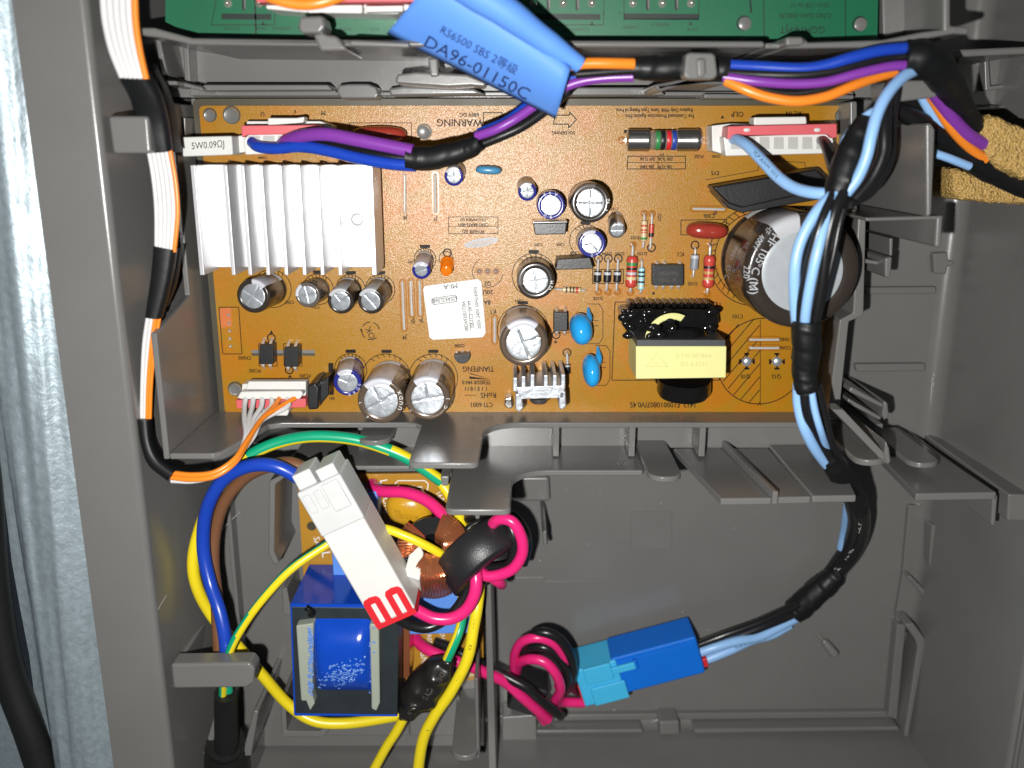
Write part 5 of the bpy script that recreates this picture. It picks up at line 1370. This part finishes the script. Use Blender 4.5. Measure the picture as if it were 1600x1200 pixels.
for L, px, m, *tx in (([(1248, 600, 48), (1248, 630, 47), (1256, 665, 47), (1270, 695, 44), (1286, 718, 40), (1298, 732, 37)], 9.0, 'wlight'),
                 ([(1266, 600, 51), (1273, 640, 51), (1283, 675, 49), (1296, 710, 39), (1312, 735, 34)], 5.6, 'wlight'),
                 ([(1256, 600, 51), (1260, 640, 50), (1270, 672, 46), (1290, 705, 42), (1308, 735, 37)], 7.5, 'blackg'),
                 ([(1276, 600, 46), (1288, 650, 44), (1298, 690, 43), (1318, 725, 37)], 7.0, 'blackg')):
    wire(RL, L, px, m, txt=tx[0] if tx else None)
wrap(RL, [(1294, 716, 40, 12), (1306, 730, 37, 18), (1322, 752, 30, 20), (1336, 778, 20, 18), (1344, 796, 13, 14)], 18, wob=0.1)
cw = [(1338, 778, 20), (1347, 808, 8), (1343, 842, -4), (1326, 874, -12), (1300, 902, -17), (1278, 925, -19)]
b_ = MB(); b_.tube([P(*q) for q in cw], R(12.5, 1343, 842, -2), 16, 0, 8); o = obj('wire', b_, M['blackg'], RL); cv_ = b_.bvh(); CT_ = MB()
for t, u, v, r in (('LZY', 1342, 825, -72), ('TL 4L', 1325, 866, -55), ('ATL', 1305, 893, -50)): write(CT_, t, u, v, 7, r, on=cv_)
obj('sleeve_print', CT_, M['inkw'], o, kind='stuff', flat=True)
wire(RL, [(1332, 785, 17), (1336, 815, 5), (1326, 850, -8), (1306, 882, -16), (1285, 910, -19)], 11, 'blackg')
wire(RL, [(1327, 770, 18), (1323, 800, 7), (1319, 830, -4), (1314, 856, -10)], 6.5, 'wlight')
wire(RL, [(1336, 858, -7), (1324, 882, -13), (1307, 907, -17), (1290, 924, -19)], 6.5, 'wlight')
wrap(RL, [(1310, 893, -15, 13), (1302, 902, -15, 17), (1285, 917, -16, 20), (1262, 937, -17, 20), (1246, 952, -18, 20), (1238, 960, -18, 17)], 18, wob=0.12)
for L, px, m, *tx in (([(1252, 943, -15), (1220, 957, -13), (1180, 975, -11), (1130, 993, -10), (1080, 1012, -11)], 6.5, 'blackg'),
                 ([(1254, 952, -17), (1225, 966, -15), (1190, 980, -13), (1140, 1000, -12), (1080, 1024, -12)], 6.8, 'blackg'),
                 ([(1244, 966, -17), (1215, 981, -14), (1185, 995, -12), (1150, 1002, -10), (1115, 1012, -9), (1080, 1024, -10)], 7.4, 'wlight'),
                 ([(1234, 976, -19), (1205, 992, -17), (1175, 1000, -15), (1140, 1016, -12), (1085, 1038, -11)], 7.4, 'wlight', [('KLB 018', 1160, 1008, 5, -20), ('LZ', 1215, 986, 5, -28)])):
    wire(RL, L, px, m, txt=tx[0] if tx else None)

# ---- blue connector pair
def frame(p0, p1, z):
    a, b = P(*p0, z), P(*p1, z); x = (b - a); L = x.length; x.normalize(); y = Vector((-x.y, x.x, 0))
    return a, x, y, L
BC = thing('connector', 'dark blue and sky blue plug pair lying on the deep floor at a slant', 'connector', P(1000, 1055, -20))
o0, ex, ey, LL = frame((905, 1076), (1096, 1026), -4)
def lb(mb, s0, s1, t0, t1, z0, z1):
    pts = [o0 + ex * s + ey * t for s, t in ((s0, t0), (s1, t0), (s1, t1), (s0, t1))]
    return mb.prism([(p.x, p.y) for p in pts], z0, z1)
wd_ = 8.2
S = LL / 191.0
b_ = MB(); lb(b_, 58 * S, LL, -wd_ + 0.4, wd_ - 0.2, -20, -5); bo = obj('plug_body', b_, M['plugd'], BC, 0.9, 3)
b_ = MB(); lb(b_, 66 * S, LL - 0.5, 0.2, wd_ - 2.2, -5.3, -4.7); obj('ridge', b_, M['plugd'], bo, 0.12)
b_ = MB(); lb(b_, 0, 66 * S, -wd_ - 0.3, wd_ - 0.8, -20, -4.2); so_ = obj('socket_body', b_, M['plugl'], BC, 0.8, 3)
b_ = MB(); lb(b_, 14 * S, 56 * S, 1.4, wd_ - 0.2, -4.3, -2.4); lb(b_, 46 * S, 92 * S, 2.6, 5.4, -4.3, -2.8); obj('latch', b_, M['plugl'], so_, 0.4)
b_ = MB(); lb(b_, 16 * S, 70 * S, -wd_ - 0.4, -1.0, -4.3, -3.2); obj('ridge', b_, M['plugl'], so_, 0.5)
b_ = MB(); lb(b_, 90 * S, 96 * S, 2.0, 6.0, -5.1, -3.2); obj('catch', b_, M['plugd'], bo, 0.4)
b_ = MB(); lb(b_, -3 * S, 6 * S, -wd_ - 0.2, -1.0, -19, -7); lb(b_, -6 * S, 2 * S, 1, 4, -18, -8); obj('lock_piece', b_, M['red2'], so_, 0.4)
b_ = MB(); lb(b_, LL - 0.5, LL + 1.9, -wd_ + 0.6, -wd_ + 4.2, -19, -8); obj('lock_piece', b_, M['red2'], bo, 0.4)

# ---- mains cord with its brown, blue and green/yellow cores
PC = thing('power_cord', 'black power cord fanning out into blue, brown and green striped cores in the lower left', 'cord', P(355, 1130, 20))
wrap(PC, [(352, 1083, 30, 17), (353, 1100, 28, 18), (354, 1140, 26, 18.5), (355, 1250, 22, 19)], 18, 'rubber', 'jacket')
wrap(PC, [(353, 1160, 24, 30), (354, 1175, 22, 33), (354, 1250, 20, 36)], 30, 'rubber', 'grommet')
wire(PC, [(354, 1066, 31), (354, 1045, 33), (352, 1000, 34), (343, 955, 32), (328, 910, 28), (318, 860, 26), (320, 810, 27), (334, 770, 29), (358, 742, 31), (395, 727, 33), (435, 730, 34), (480, 754, 33)], 10.5, 'wblue')
wire(PC, [(346, 1066, 29), (344, 1040, 29), (341, 990, 27), (338, 930, 24), (333, 880, 21), (336, 830, 20), (350, 785, 21), (378, 750, 23), (412, 731, 26), (455, 724, 28), (492, 742, 29)], 9.8, 'wbrown')
GY = [M['wyellow'], M['wgreen']]
st2 = lambda i, k: 1 if (0.52 if i < 0.45 else 0.62) < k < (1.0 if i < 0.3 else 0.98 - 0.18 * min(1, (i - 0.3) * 3)) else 0
wire(PC, [(348, 1088, 30), (350, 1060, 33), (360, 1015, 36), (385, 970, 36), (420, 925, 35), (460, 885, 33), (520, 845, 28)], 6.8, None, mi=st2, mats=GY)
for L in (((357, 1080, 30), (356, 1064, 31)),):
    wire(PC, L, 7, 'wgreen', name='core_end')

# ---- ground wires
GW = thing('ground_wire', 'long green and yellow striped wire looping round the lower left bay', 'wire', P(420, 900, 20))
b_ = MB(); L = [(690, 752, 16), (640, 718, 17), (600, 700, 17), (550, 686, 17), (490, 682, 17), (440, 690, 17), (400, 706, 18), (372, 728, 19), (340, 765, 20), (316, 815, 21), (302, 870, 22), (307, 915, 22), (330, 960, 20), (370, 1008, 20), (410, 1055, 18), (450, 1100, 16), (490, 1126, 17), (540, 1130, 16), (600, 1122, 12), (650, 1112, 8)]
def gmi(i, k):
    if i < 0.09: return 0 if 0.02 < k < 0.52 else 1
    if i < 0.33: return 0 if 0.62 < k < 0.92 else 1
    return 0
b_.tube(PT(L), R(9.5, 440, 690, 17), 16, gmi, 8); obj('wire', b_, GY, GW)
GW2 = thing('ground_wire', 'yellow wire running from under the ferrite ring down past the black heat shrunk lump', 'wire', P(720, 1000, 20))
wire(GW2, [(682, 744, 10), (702, 772, 12), (716, 800, 12), (724, 830, 12), (738, 870, 12), (748, 910, 20), (746, 945, 25), (740, 980, 27), (730, 1030, 29), (705, 1080, 29), (678, 1120, 28), (660, 1160, 27), (650, 1230, 26)], 9.2, 'wyellow', txt=[('- -- -', 741, 975, 6, 100), ('KX', 734, 1012, 5, 106), ('- - -', 716, 1060, 5, 118), ('L', 668, 1142, 5, 118)])
GW3 = thing('ground_wire', 'yellow wire passing under the white connector into the copper choke', 'wire', P(630, 840, 20))
wire(GW3, [(520, 845, 28), (560, 826, 26), (600, 826, 27), (630, 836, 28), (665, 852, 28), (695, 870, 26), (715, 890, 20)], 7.2, 'wyellow')
CL = thing('shrink_lead', 'black heat shrunk lump on a green and yellow lead beside the blue coil', 'lead', P(660, 1080, 18))
hsb = MB(); hsb.tube([P(*p[:3]) for p in ((703, 1030, 27), (697, 1037, 27), (686, 1050, 26), (668, 1072, 24), (650, 1092, 24), (638, 1110, 25), (630, 1124, 25))], [R(q, 660, 1080, 25) for q in (8, 13, 26, 33, 30, 16, 8)], 24, 0, 8)
for i, p in enumerate(hsb.v): p.z += 0.5 * math.sin(p.x * 0.9) + 0.5 * math.sin(p.y * 1.1)
hb = obj('shrink_tube', hsb, M['shrink'], CL); hv = hsb.bvh(); HT = MB()
write(HT, 'CYS', 668, 1084, 9, 120, on=hv); write(HT, 'DSJ', 688, 1058, 8, 120, on=hv); write(HT, 'LX6', 643, 1108, 8, 115, on=hv)
obj('tube_print', HT, M['sleeveg'], hb, kind='stuff', flat=True)
wire(CL, [(696, 1036, 27), (706, 1014, 28), (716, 990, 27), (722, 965, 24), (722, 935, 20), (716, 905, 14)], 7.5, None, mi=lambda i, k: 0 if 0.55 < k < 0.9 else 1, mats=[M['wyellow'], M['wgreen']])
wire(CL, [(636, 1112, 25), (620, 1142, 24), (602, 1170, 23), (575, 1220, 22)], 7.6, 'wyellow')

# ---- white mains connector pair
WC = thing('connector', 'white plug pair with red lock fingers lying slantwise over the filter board', 'connector', P(550, 850, 30))
zw = 42.0
o0, ex, ey, LL = frame((490, 745), (617, 966), zw)
S = LL / 255.0
hw = R(37, 550, 850, zw)
b_ = MB(); lb(b_, 88 * S, LL, -hw * 0.98, hw * 1.0, zw - 15, zw); wb_ = obj('plug_body', b_, M['white'], WC, 0.8, 3)
b_ = MB(); lb(b_, 12 * S, 90 * S, -hw * 1.02, hw * 1.04, zw - 14, zw + 0.3); ws_ = obj('socket_body', b_, M['whitet'], WC, 0.8, 3)
b_ = MB(); lb(b_, -12 * S, 14 * S, -hw * 0.95, -hw * 0.1, zw - 13, zw - 2); lb(b_, -6 * S, 14 * S, hw * 0.1, hw * 0.95, zw - 13, zw - 1); obj('shroud', b_, M['whitet'], ws_, 0.5)
b_ = MB(); lb(b_, 16 * S, 62 * S, hw * 0.1, hw * 0.86, zw + 0.2, zw + 1.1); obj('latch', b_, M['whitet'], ws_, 0.5)
for t0, t1 in ((-hw * 0.86, -hw * 0.52), (-hw * 0.34, 0.0)):
    b_ = MB(); lb(b_, 20 * S, 50 * S, t0, t1, zw + 0.2, zw + 0.8); obj('rib', b_, M['whitet'], ws_, 0.4)
for t0 in (-hw * 0.93, hw * 0.12):
    w = hw * 0.80; b_ = MB()
    pts = [(LL + 0.4, t0), (215 * S, t0), (209 * S, t0 + w * 0.12), (207 * S, t0 + w * 0.5), (209 * S, t0 + w * 0.88), (215 * S, t0 + w), (LL + 0.4, t0 + w), (LL + 0.4, t0 + w * 0.64), (219 * S, t0 + w * 0.64), (219 * S, t0 + w * 0.36), (LL + 0.4, t0 + w * 0.36)]
    q = [o0 + ex * s + ey * t for s, t in pts]
    b_.prism([(p.x, p.y) for p in q], zw - 2, zw + 0.35); obj('lock_finger', b_, M['red2'], wb_, 0.25)
b_ = MB(); lb(b_, LL - 0.2, LL + 1.6, -hw * 0.95, hw * 0.97, zw - 13, zw - 0.2); obj('lock_piece', b_, M['red2'], wb_, 0.4)

# ---- ferrite rings and the pink / black lead pairs
def ringcore(label, c, ax, ro, ri, h):
    b_ = MB(); ax = Vector(ax).normalized()
    b_.lathe(Vector(c) - ax * h / 2, ax, [(ri, 0), (ri + 0.8, -0.5), (ro - 0.9, -0.5), (ro, 0.4), (ro, h - 0.4), (ro - 0.9, h + 0.5), (ri + 0.8, h + 0.5), (ri, h)] + [(ri, 0)], 40)
    return tag(obj('ferrite_ring', b_, M['ferrite'], ang=60), label, 'ferrite')
ringcore('black ferrite ring wound with pink wire beneath the grey post', P(756, 867, 23), (0.60, -0.62, 0.56), 15.0, 8.6, 10.5)
b_ = MB(); b_.obox(P(824, 1078, -8), P(868, 1070, -10) - P(800, 1048, -10), 12.5, 12.0, 13.0); tag(obj('ferrite_sleeve', b_, M['ferrite'], None, 1.0, 3), 'black ferrite block wound with pink and black loops beside the sky blue plug', 'ferrite')
LP = thing('lead_pair', 'pink and black lead pair looping through the upper ferrite ring into the white plug', 'wires', P(740, 880, 25))
pk = 9.2
wire(LP, [(582, 756, -1), (584, 764, 3), (600, 768, 6), (635, 770, 9), (668, 783, 12), (695, 808, 16), (712, 835, 18), (726, 856, 18), (745, 872, 18)], 9.6, 'wpink')
wire(LP, [(745, 872, 18), (770, 855, 20), (765, 830, 26), (778, 812, 31), (800, 815, 33), (814, 838, 33), (816, 864, 32), (804, 886, 31), (784, 897, 30), (760, 900, 29), (744, 888, 27)], pk, 'wpink')
wire(LP, [(740, 878, 30), (744, 905, 33), (741, 930, 34), (728, 953, 34), (706, 966, 34), (678, 966, 34), (652, 954, 34), (630, 940, 34)], pk + 0.6, 'wpink')
wire(LP, [(752, 893, 26), (768, 902, 27), (780, 910, 25), (784, 913, 20)], 8.8, 'wpink')
wire(LP, [(745, 868, 22), (770, 836, 27), (790, 815, 28), (802, 835, 30), (803, 862, 30), (796, 880, 29), (782, 886, 27), (760, 888, 25)], 8.2, 'blackg')
wire(LP, [(735, 872, 26), (732, 905, 28), (724, 935, 29), (702, 963, 30), (672, 980, 31), (645, 978, 32), (622, 966, 33), (612, 955, 33)], 8.2, 'blackg')
wire(LP, [(700, 820, 6), (740, 806, 14), (775, 800, 20), (800, 806, 20), (818, 826, 18), (824, 850, 14), (818, 880, 10)], 8.0, 'blackg')
wire(LP, [(738, 866, 26), (728, 838, 20), (736, 822, 18), (752, 815, 17)], 6.5, 'blackg')
LQ = thing('lead_pair', 'pink and black lead pair looping through the lower ferrite sleeve into the sky blue plug', 'wires', P(800, 1070, 0))
wire(LQ, [(651, 998, -1), (656, 1006, 2), (672, 1017, 6), (700, 1029, 8), (735, 1041, 8), (765, 1054, 6), (790, 1066, 4), (815, 1088, 3), (838, 1108, 1), (856, 1124, -2)], 8.8, 'wpink')
wire(LQ, [(680, 1002, -2), (700, 1010, 0), (730, 1026, 3), (770, 1046, 2), (800, 1062, 4), (825, 1076, 5), (848, 1096, 4), (868, 1112, 0), (876, 1118, -5)], 8.0, 'blackg')
wire(LQ, [(852, 1128, -8), (830, 1100, -16), (808, 1060, -8), (803, 1030, -2), (812, 1006, 3), (832, 997, 6), (855, 1000, 6), (874, 1014, 4), (884, 1038, 1), (882, 1060, -4), (872, 1072, -10)], 7.6, 'wpink')
wire(LQ, [(806, 1052, -8), (812, 1036, -2), (828, 1030, 3), (850, 1034, 5), (868, 1052, 5), (876, 1076, 2), (868, 1096, -4), (880, 1097, -9), (912, 1098, -11)], 8.0, 'wpink')
wire(LQ, [(818, 1010, 0), (830, 994, 4), (850, 988, 6), (872, 997, 6), (888, 1018, 4), (896, 1044, 0), (894, 1066, -6), (900, 1078, -11), (915, 1080, -12)], 8.0, 'blackg')
wire(LQ, [(812, 1028, -4), (824, 1014, 0), (846, 1011, 3), (868, 1020, 3), (882, 1040, 2), (888, 1062, -2), (882, 1082, -8)], 7.4, 'blackg')

# ---- sponge and loose pin
def foam(name, uv, z1, z0, label):
    b_ = MB(); b_.up(uv, z1, z0)
    bm = bmesh.new(); vs2 = [bm.verts.new(p) for p in b_.v]
    for f in b_.f: bm.faces.new([vs2[i] for i in f])
    bmesh.ops.triangulate(bm, faces=bm.faces[:])
    for _ in range(4):
        es = [e for e in bm.edges if e.calc_length() > 1.3]
        if es: bmesh.ops.subdivide_edges(bm, edges=es, cuts=1); bmesh.ops.triangulate(bm, faces=[f for f in bm.faces if len(f.verts) > 3])
    rn = random.Random(5)
    for v in bm.verts: v.co += Vector((rn.uniform(-1, 1), rn.uniform(-1, 1), rn.uniform(-1, 1))) * 0.28
    for _ in range(5): bmesh.ops.smooth_vert(bm, verts=bm.verts[:], factor=0.5, use_axis_x=True, use_axis_y=True, use_axis_z=True)
    for v in bm.verts: v.co += Vector((rn.uniform(-1, 1), rn.uniform(-1, 1), rn.uniform(-1, 1))) * 0.30
    bm.verts.index_update()
    m2 = MB(); m2.add([v.co.copy() for v in bm.verts], [[v.index for v in f.verts] for f in bm.faces]); bm.free()
    return tag(obj(name, m2, M['foam'], ang=70), label, 'sponge', 'sponge wraps round the loom')
foam('sponge_wrap', [(1531, 187), (1552, 178), (1620, 206), (1640, 290), (1600, 280), (1560, 262), (1538, 236)], 30, 8, 'yellow sponge lump above the black taped bundle end')
foam('sponge_wrap', [(1488, 264), (1500, 262), (1560, 287), (1640, 284), (1640, 322), (1560, 318), (1500, 312), (1490, 300)], 14, -12, 'yellow sponge lump beneath the black taped bundle end')
b_ = MB(); a = P(1286, 1000, FZ + 2); b = P(1304, 1022, FZ + 5); ax = b - a
b_.lathe(a, ax, [(0.35, -4), (0.4, 0), (1.3, 0.2), (1.35, 1.2), (1.7, 1.4), (1.75, ax.length), (1.4, ax.length + 0.8), (0.5, ax.length + 1.1)], 18)
H('stud', b_, 0)
